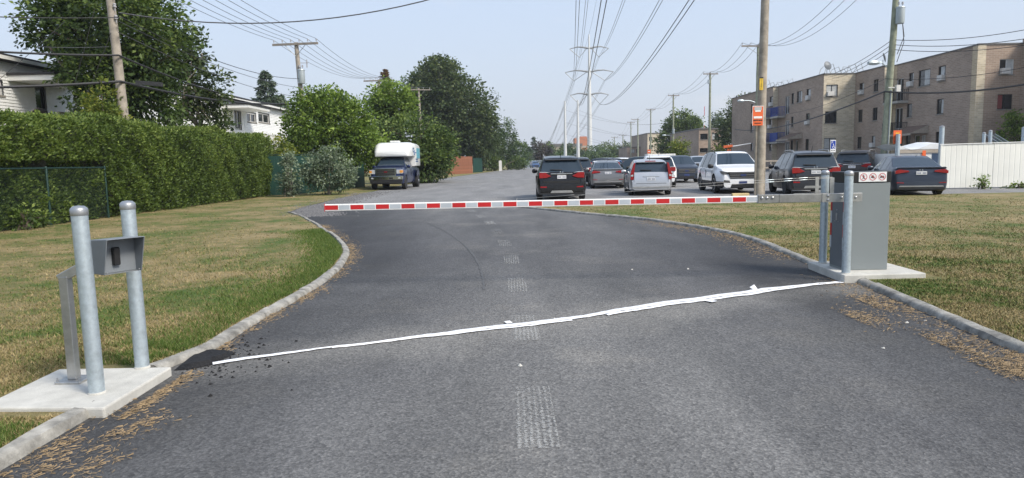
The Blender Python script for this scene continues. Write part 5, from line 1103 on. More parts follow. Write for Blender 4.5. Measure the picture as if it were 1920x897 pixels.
for i in range(3):
    pts = []
    for a_, c_ in zip(rows[:-1], rows[1:]): pts += sag_line(a_[i], c_[i], .9, 10)[0 if not pts else 1:]
    wire(pts, r=.016, label=('leftmost', 'middle', 'rightmost')[i]+' thin overhead wire along the right row of poles', group='three wires on the right row of poles', mat='wire_grey')
    wire(n2[i], at(1570+22*i, -8, 40), 1.2, .014, label=('leftmost', 'middle', 'rightmost')[i]+' thin wire climbing right from the one-sided crossarm', group='wires climbing from the one-sided crossarm', mat='wire_grey')
# -- right transformer pole
RY = 37.0; RB = at(1656, 290, RY); RPo = pole('utility_pole', 'greenish wooden pole with transformer and street light before the apartments', (RB.x, RY, 0), 11.6, .185, 'pole_green_wood', (.036, 0)); Ro = Vv(RPo.location)
zt = at(1676, 48, RY).z; transformer(RPo, (.036*zt+.12, -.35, zt), .95)
for dz in (0, .1): b = MB(); b.tube([(.036*zt+.25, -.3, zt+.3), (.036*zt+.42, -.25, zt-.6-dz*3), (.036*zt+.12, -.2, zt-1.5-dz*4)], .018, 6); b.build('lead_wire', 'wire_grey', RPo)
streetlight(RPo, at(1660, 126, RY).z, (-1, -.15, 0), .55)
b = MB(); b.box((.3, -.15, at(1670, 165, RY).z), (.5, .06, .05)); b.box((.55, -.15, at(1670, 165, RY).z-.05), (.22, .18, .34)); b.build('camera_box', 'ac_white', RPo); b = MB(); b.tube([(.1, -.24, 0.5), (.16, -.22, at(1662, 170, RY).z)], .04, 8); b.build('conduit', 'cabinet_grey', RPo)
for k, (v0, v1) in enumerate(((75, 50), (84, 69), (93, 82))):
    A = at(1673-k, v0, RY); wire(A, at(1990, v1-8, 31), .28, .016, label=('topmost', 'middle', 'lower')[k]+' thin wire running right from the transformer pole', group='three wires right of the transformer pole')
    wire(A, at(1545+k*8, 143+k*2, 66), .3, .016, label=('topmost', 'middle', 'lower')[k]+' thin wire dropping left from transformer pole to apartment roof', group='three wires left of the transformer pole')
A = at(1659, 172, RY); wire([*sag_line(at(1378, 243, 84), A, .75), *sag_line(A, at(1990, 146, 31), .3)[1:]], r=.045, label='thick black cable sagging across the apartment facade', name='telephone_cable')
A = at(1660, 148, RY); wire([*sag_line(at(1450, 215, 70), A, .5), *sag_line(A, at(1990, 112, 31), .3)[1:]], r=.014, label='thin wire crossing the apartment facade above the thick cable')
# -- transmission pylon and its conductors
TY = 244; tb_ = at(1106, 297, TY); PY = thing('pylon', 'tall white steel monopole pylon with three pairs of curved arms', 'pylon', (tb_.x, TY, 0)); TZ = at(1105, 65, TY).z; To = Vv(PY.location)
b = MB(); b.tube([(0, 0, -.2), (0, 0, TZ*.5), (0, 0, TZ)], [.95, .70, .22], 12); b.build('shaft', 'tower_white', PY, smooth=50)
ends = []
for v, vb, ue, ui in ((91, 106, 1141, 1125), (135, 150, 1150, 1137), (178, 194, 1141, 1127)):
    z = at(1105, v, TY).z; zb = at(1105, vb, TY).z; xe = at(ue, v, TY).x-To.x; xi = at(ui-1, v, TY).x-To.x
    for s_ in (1, -1):
        b = MB(); pts = [Vv((0, 0, z)), Vv((s_*xe*.35, 0, z+.45)), Vv((s_*xe*.6, 0, z+.55)), Vv((s_*xe, 0, z-.1))]; b.tube(pts, [.34, .28, .22, .12], 8); a = b.build('arm', 'tower_grey', PY, smooth=50)
        b = MB(); b.tube([Vv((s_*xe, 0, z-.1)), Vv((s_*xi*.93, 0, zb-.3)), Vv((s_*.9, 0, z-.1))], .13, 6); b.build('insulator_string', 'tower_grey', a); ends.append((s_, To+Vv((s_*xi*.93, 0, zb-.3))))
for i, (s_, e) in enumerate(ends):
    far = Vv((e.x-.088*300, e.y-300, e.z+1.0)); bey = Vv((e.x-4, e.y+190, 4.))
    lvl = ('upper', 'upper', 'middle', 'middle', 'lower', 'lower')[i]; sd_ = 'right' if s_ > 0 else 'left'
    for q in (-.22, .22):
        wire([p+Vv((q, 0, 0)) for p in [*sag_line(bey, e, 2.5, 14), *sag_line(e, far, 7.6, 30)[1:]]], r=.042, label=f'{"left" if q < 0 else "right"} strand of the twin conductor on the {lvl} {sd_} pylon arm', group=f'conductor pair on the {lvl} {sd_} arm', name='transmission_conductor', mat='wire_grey')
wire([*sag_line(To+Vv((-4, 190, 6)), To+Vv((0, 0, TZ)), 3), *sag_line(To+Vv((0, 0, TZ)), To+Vv((-26, -300, TZ+1)), 6, 30)[1:]], r=.03, label='ground wire leaving the very top of the pylon', name='ground_wire', mat='wire_grey')
for u, vt, Y, lb_ in ((1060, 190, 165, 'plain tapered steel pole left of the pylon'), (1084, 188, 158, 'plain tapered steel pole just left of the pylon shaft')):
    z = at(u, vt, Y).z; t = thing('steel_pole', lb_, 'pole', (at(u, 290, Y).x, Y, 0), 0, 'plain steel poles'); b = MB(); b.tube([(0, 0, -.1), (0, 0, z)], [.42, .20], 12); b.build('shaft', 'tower_white', t, smooth=50)
    for k, v in enumerate((207, 230, 252)):
        A = at(u+1, v, Y); b = MB(); insul(b, A-Vv(t.location), 1.3); b.build('insulator', 'porcelain', t); wire(A, at(1245, v+24-k*2, 205), 1.6, .022, label=f'{("upper", "middle", "lower")[k]} thin wire running right from the {"left" if u == 1060 else "right"} plain steel pole', group='wires between plain steel poles and far poles', mat='wire_grey')
# -- signs on posts
def post_sign(u, v0, v1, u0, u1, Y, name, label, mat, rows, z0=0.):
    w_ = (u1-u0)/FPX*Y; zt_, zb_ = at(u, v0, Y).z, at(u, v1, Y).z; X = at(u, (v0+v1)/2, Y).x; t = thing(name, label, 'sign', (X, Y, 0))
    b = MB(); b.tube([(0, .05, 0), (0, .05, zt_-.05)], .04, 8); b.build('post', 'galvanized', t); b = MB(); b.box((0, 0, (zt_+zb_)/2), (w_, .012, zt_-zb_)); b.build('plate', mat, t, bevel=.02); h = zt_-zb_; c = (zt_+zb_)/2
    for j, (a0, a1, b0, b1, m_) in enumerate(rows): b = MB(); b.b2((a0*w_, -.0085-.0006*j, c+b0*h), (a1*w_, -.0075-.0006*j, c+b1*h)); b.build('printed_band', m_, t)
    return t, w_, h, c
M('sign_blue', (.012, .05, .33), .45, var=.04)
t, w_, h, c = post_sign(1562, 263, 286, 1557, 1567.5, 31.5, 'parking_sign', 'blue and white disabled parking sign above the dark SUV roof', 'sign_white', [(-.42, .42, -.22, .44, 'sign_blue'), (-.36, -.08, -.38, -.33, 'rail_black'), (.05, .34, -.38, -.33, 'rail_black')])
text_part('P', w_*.55, 'sign_white', t, Matrix.Translation((-w_*.17, -.012, c+h*.30)) @ Matrix.Rotation(PI/2, 4, 'X'))
def fl(poly, par, mat): b = MB(); b.add([(p[0], -.0125, p[1]) for p in poly], [tuple(range(len(poly)))]); b.build('wheelchair_symbol', mat, par)
cx, cz = w_*.06, c+h*.0; b = MB(); n = 20; r0, r1 = w_*.24, w_*.17
for i in range(n):
    a, e = PI*.7+1.5*PI*i/n, PI*.7+1.5*PI*(i+1)/n; b.add([(cx+math.cos(q)*rr, -.012, cz-h*.08+math.sin(q)*rr) for q, rr in ((a, r0), (e, r0), (e, r1), (a, r1))], [(0, 1, 2, 3)])
b.build('wheelchair_symbol', 'sign_white', t)
for q in (disc(cx-.02*w_, cz+h*.17, w_*.075, 10), bar(cx-.02*w_, cz+h*.14, cx+.02*w_, cz-h*.04, w_*.09), bar(cx, cz-h*.04, cx+w_*.2, cz-h*.04, w_*.08), bar(cx+w_*.18, cz-h*.03, cx+w_*.27, cz-h*.14, w_*.08), bar(cx, cz+h*.05, cx+w_*.17, cz+h*.05, w_*.06)): fl(q, t, 'sign_white')
t, *_ = post_sign(1682.5, 245, 270, 1675, 1690.5, 29.2, 'orange_sign', 'orange notice sign seen above the blue-grey sedan', 'sign_orange', [(-.22, .22, .26, .34, 'yellow_tag'), (.02, .34, -.02, .05, 'yellow_tag'), (-.35, .35, -.34, -.26, 'sign_red'), (.02, .38, -.18, -.1, 'sign_red')])
b = MB(); b.lathe([(.085, 0), (.085, at(1683, 252, 29.2).z)], 12, (-.03, -.11, 0)); b.build('steel_post', 'galvanized', t, smooth=40)
post_sign(1217, 281, 288, 1213.5, 1219.5, 95, 'orange_sign', 'tiny orange sign far across the parking lot', 'sign_orange', [(-.3, .3, -.1, .1, 'sign_white')])
for u0, u1, v, Y, lb_ in ((1004, 1066, 373, 24.9, 'yellow concrete wheel stop behind the barrier arm, by the black SUV'), (1372, 1404, 364, 26.9, 'yellow concrete wheel stop in front of the white SUV')):
    A, B = at(u0, v, Y), at(u1, v, Y); t = MB(); wl = B.x-A.x; t.prism([(-.08, 0), (.08, 0), (.06, .12), (-.06, .12)], -wl/2, wl/2, lambda p, q, z: (z, p, q)); o = t.build('wheel_stop', M('wheelstop', (.55, .43, .22), .85, var=.2, vscale=3), bevel=.015); o.location = ((A.x+B.x)/2, Y, 0); tag(o, lb_, 'wheel stop', 'wheel stops')
# ================================================================ vehicles
M('car_glass', (.022, .036, .052), .05, var=.02, spec=.55); M('tyre', (.016, .016, .017), .85, var=.1); M('rim_silver', (.45, .46, .47), .3, .8, var=.05); M('rim_dark', (.12, .12, .125), .35, .7)
M('trim_black', (.014, .014, .015), .5, var=.05); M('chrome', (.72, .73, .74), .12, 1., var=.02); M('lamp_red', (.30, .006, .010), .12, var=.1, vscale=8, spec=.8); M('lamp_clear', (.62, .64, .66), .10, .3, var=.1, vscale=9, spec=.8); M('lamp_amber', (.72, .30, .05), .15, spec=.8)
M('plate_white', (.66, .67, .68), .4, var=.04); M('plate_ink', (.03, .05, .16), .5); M('skid_silver', (.36, .36, .35), .4, .5)
def paint(name, c, metal=.35, rough=.28): return M(name, c, rough, metal, var=.03, vscale=2, coat=.25 if c[0] < .05 else .6, spec=.35)
def lerpt(tab, x):
    if x <= tab[0][0]: return tab[0][1]
    for (a, p), (b, q) in zip(tab[:-1], tab[1:]):
        if x <= b: return p+(q-p)*(x-a)/(b-a+1e-9)
    return tab[-1][1]
SUV = dict(L=4.75, W=1.88, H=1.70, clr=.22, wr=.36, ax=(.98, 3.72), top=[(0, .60), (.03, .78), (.08, .98), (.13, 1.06), (.42, 1.56), (.50, 1.615), (.9, 1.67), (1.6, 1.70), (2.5, 1.69), (2.9, 1.62), (3.62, 1.14), (3.8, 1.10), (4.4, 1.00), (4.62, .90), (4.72, .74), (4.75, .58)], belt=[(0, 1.04), (1.5, 1.02), (3.6, .98), (4.75, .7)], rg=(.14, .40), ws=(2.92, 3.60), sg=(.62, 3.35), pil=((1.08, 1.20), (2.12, 2.22)))
VAN = dict(SUV, L=5.1, W=1.98, H=1.74, top=[(0, .55), (.03, .85), (.06, 1.02), (.10, 1.08), (.30, 1.60), (.42, 1.69), (1.2, 1.74), (2.9, 1.72), (3.3, 1.64), (4.2, 1.12), (4.8, .95), (5.05, .75), (5.1, .55)], ax=(1.05, 4.1), belt=[(0, 1.06), (4.1, .98), (5.1, .7)], rg=(.11, .29), ws=(3.32, 4.18), sg=(.55, 3.9), pil=((1.5, 1.60), (2.7, 2.80)), clr=.17, wr=.33)
WAGON = dict(L=4.4, W=1.77, H=1.50, clr=.18, wr=.32, ax=(.85, 3.5), top=[(0, .52), (.03, .70), (.07, .88), (.11, .95), (.50, 1.38), (.60, 1.43), (1.1, 1.48), (1.9, 1.50), (2.4, 1.47), (2.7, 1.40), (3.4, .98), (3.55, .95), (4.1, .84), (4.3, .74), (4.38, .60), (4.4, .48)], belt=[(0, .93), (1.5, .90), (3.4, .84), (4.4, .6)], rg=(.12, .49), ws=(2.72, 3.38), sg=(.65, 3.1), pil=((1.0, 1.1), (1.95, 2.05)))
SEDAN = dict(L=4.57, W=1.80, H=1.44, clr=.17, wr=.33, ax=(.92, 3.62), top=[(0, .55), (.03, .72), (.06, .92), (.10, .99), (.45, 1.01), (.62, 1.03), (1.35, 1.36), (1.6, 1.42), (2.1, 1.44), (2.5, 1.42), (2.75, 1.36), (3.5, .96), (3.65, .92), (4.2, .82), (4.45, .70), (4.55, .55), (4.57, .45)], belt=[(0, .96), (1.0, .95), (3.4, .86), (4.57, .6)], rg=(.66, 1.33), ws=(2.78, 3.48), sg=(1.0, 3.25), pil=((1.22, 1.30), (2.10, 2.19)))
PICK = dict(L=6.1, W=2.03, H=1.95, clr=.34, wr=.42, ax=(1.15, 5.05), top=[(0, .62), (.03, 1.0), (.06, 1.30), (.10, 1.34), (2.05, 1.34), (2.10, 1.40), (2.14, 1.78), (2.25, 1.90), (2.7, 1.95), (3.6, 1.94), (3.85, 1.88), (4.5, 1.40), (4.62, 1.36), (5.6, 1.30), (5.9, 1.22), (6.02, 1.10), (6.08, .9), (6.1, .6)], belt=[(0, 1.30), (2.1, 1.28), (4.5, 1.24), (6.1, 1.0)], rg=(2.105, 2.2), ws=(3.87, 4.48), sg=(2.35, 4.2), pil=((3.1, 3.22),))
def make_car(name, label, S, body, pos, heading, ref='rear', group='cars parked in the lot', detail=2, clad=False, rails=False, lights='suv', rim='rim_silver', front=True, rear=True):
    """pos: ground point under the middle of the reference end; heading: degrees from +Y towards +X"""
    a = R(heading); d = Vector((math.sin(a), math.cos(a), 0)); L_ = S['L']; c = Vector((pos[0], pos[1], 0))+d*(L_/2 if ref == 'rear' else -L_/2 if ref == 'front' else 0)
    t = thing(name, label, 'truck' if S is PICK else 'car', c, math.atan2(d.y, d.x), group); ox = -L_/2; W2 = S['W']/2; H_ = S['H']; wr = S['wr']; ar = wr*1.16
    def s_(x):
        f = 1.
        if x < .40: f *= 1-.13*((.40-x)/.40)**2.2
        if x > L_-.75: f *= 1-.20*((x-L_+.75)/.75)**2.2
        return W2*f
    xs = {p[0] for p in S['top']} | {p[0] for p in S['belt']} | set(S['rg']) | set(S['ws']) | set(S['sg']) | {q for p in S['pil'] for q in p} | {.2, .3, L_-.3, L_-.5}
    for w_ in S['ax']: xs |= {w_+ar*math.cos(PI*k/10) for k in range(11)} | {w_-ar-.01, w_+ar+.01}
    xs = sorted(x for x in xs if 0 <= x <= L_); xs = [x for i, x in enumerate(xs) if i == 0 or x-xs[i-1] > .004]
    def zb(x):
        z = S['clr']+(.06*(1-x/.3) if x < .3 else 0)+(.05*(x-L_+.3)/.3 if x > L_-.3 else 0)
        for w_ in S['ax']:
            if abs(x-w_) < ar: z = max(z, wr+math.sqrt(max(0, ar*ar-(x-w_)**2))*.97)
        return z
    bt = lerpt(S['belt'], 1.5); rings = []
    for x in xs:
        zt = lerpt(S['top'], x); z0 = min(zb(x), zt-.1); bl = max(min(lerpt(S['belt'], x), zt-.035), z0+.05); s = s_(x); tt = max(0, min(1, (zt-bl)/(H_-bt)))
        if S is PICK and x < 2.1: tt = 0
        zm = max(S['clr']+.30, z0+.02); zm = min(zm, bl-.02)
        rings.append([(0, z0), (s*.88, z0), (s*.965, min(z0+.05, bl)), (s*1., zm), (s*.99, max(zm, bl-.10)), (s*.955, bl), (s*(.935-.245*tt), bl+(zt-bl)*.90), (s*(.885-.245*tt), bl+(zt-bl)*.975), (s*(.5-.1*tt), zt+.006), (0, zt+.012)])
    K = len(rings[0]); parts = {}
    def get(k): return parts.setdefault(k, MB())
    for i in range(len(xs)-1):
        xm = (xs[i]+xs[i+1])/2
        for j in range(K-1):
            for sd in (1, -1):
                q = [(xs[i]+ox, sd*rings[i][j][0], rings[i][j][1]), (xs[i+1]+ox, sd*rings[i+1][j][0], rings[i+1][j][1]), (xs[i+1]+ox, sd*rings[i+1][j+1][0], rings[i+1][j+1][1]), (xs[i]+ox, sd*rings[i][j+1][0], rings[i][j+1][1])]
                key = 'body'
                if j == 0: key = 'underbody'
                elif j <= (2 if clad else 1): key = 'sill'
                elif j == 5 and S['sg'][0] <= xm <= S['sg'][1] and not any(p[0] <= xm <= p[1] for p in S['pil']): key = 'side_window_left' if sd > 0 else 'side_window_right'
                elif j >= 7 and S['ws'][0] <= xm <= S['ws'][1]: key = 'windshield'
                elif j >= 7 and S['rg'][0] <= xm <= S['rg'][1]: key = 'rear_window'
                elif j == 5 and any(p[0] <= xm <= p[1] for p in S['pil']): key = 'pillar'
                get(key).quad(*q)
    for i in (0, len(xs)-1): get('body').add([(xs[i]+ox, y, z) for y, z in rings[i]]+[(xs[i]+ox, -y, z) for y, z in rings[i][-2:0:-1]], [tuple(range(2*K-2))])
    mm = {'body': body, 'underbody': 'trim_black', 'sill': 'trim_black' if clad else body, 'pillar': 'trim_black', 'windshield': 'car_glass', 'rear_window': 'car_glass', 'side_window_left': 'car_glass', 'side_window_right': 'car_glass'}
    B = None
    for k, m_ in parts.items():
        bm = bmesh.new(); me_ = m_.build(k.replace('_left', '').replace('_right', ''), mm[k], t)
        bm.from_mesh(me_.data); bmesh.ops.remove_doubles(bm, verts=bm.verts, dist=.002); bmesh.ops.recalc_face_normals(bm, faces=bm.faces); bm.to_mesh(me_.data); bm.free()
        me_.data.polygons.foreach_set('use_smooth', [True]*len(me_.data.polygons)); me_.data.set_sharp_from_angle(angle=R(38))
        if k == 'body': B = me_
    # wheels
    ry = Matrix.Rotation(PI/2, 3, 'X')
    for w_ in S['ax']:
        for sd in (1, -1):
            yo = sd*(W2-.115); b = MB(); b.lathe([(wr*.62, -.10), (wr*.93, -.11), (wr, -.085), (wr, .085), (wr*.93, .11), (wr*.62, .10)], 24, (w_+ox, yo, wr), ry); wh = b.build('wheel', 'tyre', t, smooth=40)
            b = MB(); cy = yo+sd*.085; b.lathe([(wr*.60, -.004), (wr*.64, .0), (wr*.64, .02), (wr*.56, .022)], 20, (w_+ox, cy, wr), ry, caps=False)
            for k in range(5):
                an = 2*PI*k/5+.3; e = Vector((math.cos(an), 0, math.sin(an))); qd = Vector((-math.sin(an), 0, math.cos(an)))
                o_ = Vector((w_+ox, cy+sd*.012, wr)); b.add([o_+qd*.05, o_-qd*.05, o_+e*wr*.6-qd*.035, o_+e*wr*.6+qd*.035], [(0, 1, 2, 3)])
            b.lathe([(.06, -.01), (.06, .02), (.001, .022)], 10, (w_+ox, cy, wr), ry); b.build('rim', rim, wh); b = MB(); b.lathe([(wr*.6, -.002), (.01, -.002)], 16, (w_+ox, cy-sd*.03, wr), ry); b.build('brake_disc', 'trim_black', wh)
    # mirrors
    xm = S['ws'][1]-.22; zm = lerpt(S['belt'], xm)+.10
    for sd in (1, -1):
        b = MB(); rg = [[Vector((xm+ox+dx, sd*(W2*.92+yy), zm+.10*k*math.sin(q)+.01)) + Vector((.10*k*math.cos(q)*.6, 0, 0)) for q in [2*PI*i/10 for i in range(10)]] for dx, yy, k in ((0, .0, .35), (0, .05, .85), (-.01, .16, 1.), (-.02, .22, .75), (-.02, .235, .2))]; b.loft(rg); b.build('mirror', body if detail > 1 and not clad else 'trim_black', t, smooth=50)
    if rails:
        for sd in (1, -1):
            b = MB(); yr = W2*.68; zz = H_-.02; b.tube([(ox+.75, sd*yr*.98, zz-.10), (ox+.95, sd*yr, zz+.035), (ox+1.6, sd*yr, zz+.06), (ox+2.4, sd*yr, zz+.05), (ox+2.75, sd*yr, zz-.07)], .022, 6); b.build('roof_rail', 'trim_black' if clad else 'skid_silver', t, smooth=50)
    b = MB(); b.tube([(ox+.8, 0, H_-.03), (ox+.62, 0, H_+.20 if lights != 'sedan' else H_+.02)], [.012, .005], 5); b.build('antenna', 'trim_black', t)
    if detail > 1:
        for xh in (S['pil'][0][1]+.25, S['pil'][-1][1]+.25):
            for sd in (1, -1): b = MB(); zh = lerpt(S['belt'], xh)-.13; b.box((xh+ox, sd*(W2*.995), zh), (.20, .03, .028)); b.build('door_handle', body, t, bevel=.008)
        for xp in (S['pil'][0][0]-.05, S['pil'][-1][0]+.03, S['ws'][1]-.15):
            for sd in (1, -1): b = MB(); z1 = lerpt(S['belt'], xp); b.box((xp+ox, sd*(W2*.984), (S['clr']+.42+z1-.08)/2), (.012, .045, z1-.08-S['clr']-.42)); b.build('door_seam', 'trim_black', t)
    # end fittings
    def patch(poly, x0, x1, mat, nm, both=True, par=None):
        out = []
        for sd in ((1, -1) if both else (1,)):
            b = MB(); b.prism([(sd*y, z) for y, z in poly], x0+ox, x1+ox, lambda p, q, z: (z, p, q)); out.append(b.build(nm, mat, par or t, bevel=.006))
        return out
    def zx(z):
        """x of the rear surface at height z"""
        tp = S['top']
        for (xa, za), (xb, zb_) in zip(tp[:-1], tp[1:]):
            if za <= z <= zb_: return xa+(xb-xa)*(z-za)/(zb_-za+1e-9)
        return .1
    if rear:
        if lights == 'suv':
            patch([(W2*.42, .93), (W2*.62, .87), (W2*.90, .86), (W2*.905, 1.06), (W2*.66, 1.06)], .015, .30, 'lamp_red', 'tail_light'); patch([(W2*.45, 1.058), (W2*.88, 1.075), (W2*.88, 1.10), (W2*.62, 1.09)], .06, .28, 'lamp_clear', 'reverse_light')
            patch([(-W2*.44, 1.0), (W2*.44, 1.0), (W2*.44, 1.035), (-W2*.44, 1.035)], .05, .2, 'chrome', 'chrome_strip', False)
            patch([(-.17, .83), (.17, .83), (.17, .96), (-.17, .96)], .022, .1, 'plate_white', 'licence_plate', False)
            for k, yy in enumerate((-.13, -.09, -.05, .04, .08, .12)): patch([(yy-.012, .865), (yy+.012, .865), (yy+.012, .925), (yy-.012, .925)], .0195, .05, 'plate_ink', 'plate_character', False)
            patch([(W2*.60, .50), (W2*.86, .50), (W2*.86, .555), (W2*.60, .545)], -.010, .2, 'lamp_red', 'reflector')
            patch([(-W2*.46, .30), (W2*.46, .30), (W2*.40, .39), (-W2*.40, .39)], -.008, .2, 'skid_silver', 'skid_plate', False); patch([(-W2*.7, .66), (W2*.7, .66), (W2*.74, .76), (-W2*.74, .76)], .005, .1, 'trim_black', 'tailgate_recess', False)
            patch([(-W2*.88, .605), (W2*.88, .605), (W2*.88, .615), (-W2*.88, .615)], -.006, .1, 'trim_black', 'tailgate_seam', False); patch([(W2*.765, .62), (W2*.775, .62), (W2*.775, .86), (W2*.765, .86)], .004, .1, 'trim_black', 'tailgate_seam')
            patch([(-W2*.92, .24), (W2*.92, .24), (W2*.93, .30), (-W2*.93, .30)], -.012, .15, 'trim_black', 'bumper_skirt', False)
            for (y0, y1) in ((-.075, -.02), (.02, .075)): patch([(y0, 1.065), (y1, 1.065), (y1-.01, 1.10), (y0+.01, 1.10)], .09, .2, 'chrome', 'emblem', False)
        elif lights == 'wagon':
            patch([(W2*.80, .66), (W2*.945, .66), (W2*.945, .92), (W2*.80, 1.34), (W2*.72, 1.36), (W2*.78, .95)], .018, .40, 'lamp_red', 'tail_light'); patch([(W2*.82, .80), (W2*.93, .80), (W2*.93, .86), (W2*.82, .88)], .012, .2, 'lamp_clear', 'reverse_light')
            patch([(-.22, 1.40), (.22, 1.40), (.21, 1.435), (-.21, 1.435)], .40, .52, 'lamp_red', 'brake_light', False); patch([(-.17, .62), (.17, .62), (.17, .75), (-.17, .75)], .0, .1, 'plate_white', 'licence_plate', False)
            for yy in (-.13, -.09, -.05, .04, .08, .12): patch([(yy-.012, .65), (yy+.012, .65), (yy+.012, .72), (yy-.012, .72)], -.003, .05, 'plate_ink', 'plate_character', False)
            patch([(-.34, .775), (.34, .775), (.34, .80), (-.34, .80)], .028, .1, 'chrome', 'handle_bar', False); patch([(-W2*.7, .50), (W2*.7, .50), (W2*.7, .515), (-W2*.7, .515)], -.006, .1, 'trim_black', 'tailgate_seam', False)
            patch([(W2*.775, .515), (W2*.787, .515), (W2*.787, .95), (W2*.775, .95)], .005, .1, 'trim_black', 'tailgate_seam'); patch([(-W2*.8, .30), (W2*.8, .30), (W2*.84, .38), (-W2*.84, .38)], -.012, .1, 'skid_silver', 'bumper_lip', False)
        elif lights == 'sedan':
            patch([(W2*.44, .86), (W2*.93, .80), (W2*.935, .90), (W2*.80, .955), (W2*.46, .91)], -.004, .34, 'lamp_red', 'tail_light'); patch([(-.17, .76), (.17, .76), (.17, .88), (-.17, .88)], .006, .1, 'plate_white', 'licence_plate', False)
            for yy in (-.13, -.09, -.05, .04, .08, .12): patch([(yy-.012, .785), (yy+.012, .785), (yy+.012, .85), (yy-.012, .85)], .002, .05, 'plate_ink', 'plate_character', False)
            patch([(-W2*.9, .985), (W2*.9, .985), (W2*.85, 1.03), (-W2*.85, 1.03)], .04, .22, body, 'spoiler', False); patch([(-W2*.85, .24), (W2*.85, .24), (W2*.78, .32), (-W2*.78, .32)], -.012, .12, 'trim_black', 'diffuser', False); patch([(-W2*.80, .33), (W2*.80, .33), (W2*.76, .375), (-W2*.76, .375)], -.015, .12, 'skid_silver', 'bumper_strip', False)
            patch([(W2*.62, .46), (W2*.88, .47), (W2*.88, .50), (W2*.62, .49)], -.012, .1, 'lamp_red', 'reflector')
            for (y0, y1) in ((-.065, -.015), (.015, .065)): patch([(y0, .915), (y1, .915), (y1-.01, .95), (y0+.01, .95)], .045, .2, 'chrome', 'emblem', False)
        if S is not SEDAN and S is not PICK:
            zg = lerpt(S['top'], S['rg'][0]); patch([(-.02, zg+.06), (.42, zg+.09), (.42, zg+.115), (-.02, zg+.10)], zx(zg+.06)-.03, zx(zg+.06)+.05, 'trim_black', 'rear_wiper', False)
            zt = lerpt(S['top'], S['rg'][1]); b = MB(); b.box((S['rg'][1]+ox+.02, 0, zt+.035), (.26, S['W']*.66, .035), Matrix.Rotation(R(-12), 3, 'Y')); b.build('spoiler', body if lights == 'wagon' else 'trim_black', t, bevel=.01)
    if front:
        xf = L_; zh = lerpt(S['top'], L_-.2)
        if S is PICK:
            patch([(-W2*.58, .83), (W2*.58, .83), (W2*.60, 1.27), (-W2*.60, 1.27)], L_-.10, L_+.02, 'chrome', 'grille_frame', False)
            for k in range(4): patch([(-W2*.53, .87+k*.093), (W2*.53, .87+k*.093), (W2*.53, .945+k*.093), (-W2*.53, .945+k*.093)], L_-.04, L_+.03, 'trim_black', 'grille_slat', False)
            patch([(W2*.62, .95), (W2*.94, .96), (W2*.94, 1.19), (W2*.62, 1.19)], L_-.45, L_-.01, 'lamp_clear', 'headlight'); patch([(W2*.80, 1.0), (W2*.945, 1.0), (W2*.945, 1.15), (W2*.80, 1.15)], L_-.44, L_-.004, 'lamp_amber', 'turn_signal')
            patch([(-W2*.96, .62), (W2*.96, .62), (W2*.98, .82), (-W2*.98, .82)], L_-.2, L_+.07, 'chrome', 'bumper', False); patch([(-W2*.9, .40), (W2*.9, .40), (W2*.94, .61), (-W2*.94, .61)], L_-.2, L_+.05, 'trim_black', 'lower_bumper', False)
            patch([(W2*.2, .64), (W2*.42, .64), (W2*.42, .74), (W2*.2, .74)], L_, L_+.08, 'trim_black', 'tow_hook_opening'); patch([(W2*.72, .66), (W2*.84, .66), (W2*.84, .74), (W2*.72, .74)], L_, L_+.08, 'lamp_clear', 'fog_light'); patch([(-.10, 1.02), (.10, 1.02), (.10, 1.10), (-.10, 1.10)], L_, L_+.04, M('emblem_red', (.16, .01, .012), .3), 'emblem', False)
        else:
            patch([(-W2*.52, zh-.34), (W2*.52, zh-.34), (W2*.62, zh-.06), (-W2*.62, zh-.06)], L_-.25, L_+.012, 'trim_black', 'grille', False)
            for k in range(3): patch([(-W2*.55, zh-.29+k*.09), (W2*.55, zh-.29+k*.09), (W2*.555, zh-.274+k*.09), (-W2*.555, zh-.274+k*.09)], L_-.2, L_+.02, 'skid_silver', 'grille_bar', False)
            patch([(W2*.58, zh-.20), (W2*.86, zh-.14), (W2*.88, zh-.02), (W2*.64, zh-.07)], L_-.62, L_-.05, M('lamp_dark', (.13, .14, .15), .12, .3, var=.3, vscale=14, spec=.8), 'headlight')
            patch([(W2*.60, zh-.075), (W2*.86, zh-.02), (W2*.865, zh-.008), (W2*.60, zh-.063)], L_-.6, L_-.045, 'lamp_clear', 'daytime_light'); patch([(W2*.52, .46), (W2*.80, .46), (W2*.78, .58), (W2*.55, .56)], L_-.30, L_+.005, 'trim_black', 'fog_light_opening')
            patch([(-W2*.52, .26), (W2*.52, .26), (W2*.46, .42), (-W2*.46, .42)], L_-.2, L_+.008, 'trim_black', 'lower_intake', False); patch([(-.16, .42), (.16, .42), (.16, .54), (-.16, .54)], L_-.1, L_+.02, 'plate_ink', 'front_plate', False)
            patch([(-.10, zh-.24), (.10, zh-.24), (.115, zh-.20), (.10, zh-.16), (-.10, zh-.16), (-.115, zh-.20)], L_-.1, L_+.03, 'plate_ink', 'emblem', False)
            patch([(W2*.62, .24), (W2*.80, .24), (W2*.80, .30), (W2*.62, .30)], L_-.3, L_-.03, 'skid_silver', 'bumper_trim')
    return t
G = lambda u, Y: at(u, 310, Y)
P_ = {k: paint('paint_'+k, *v) for k, v in dict(black=((.006, .006, .007), 0., .2), silver=((.50, .51, .53), .6), white=((.72, .73, .74), .0), grey=((.028, .03, .036), .3), bluegrey=((.034, .044, .064), .35), midgrey=((.20, .20, .20), .6), darkblue=((.015, .028, .075), .4), blue=((.04, .12, .30), .4), teal=((.03, .05, .06), .4), brown=((.04, .035, .035), .4), truckblue=((.008, .018, .07), .4)).items()}
pk = dict(black='paint_black', silver='paint_silver')
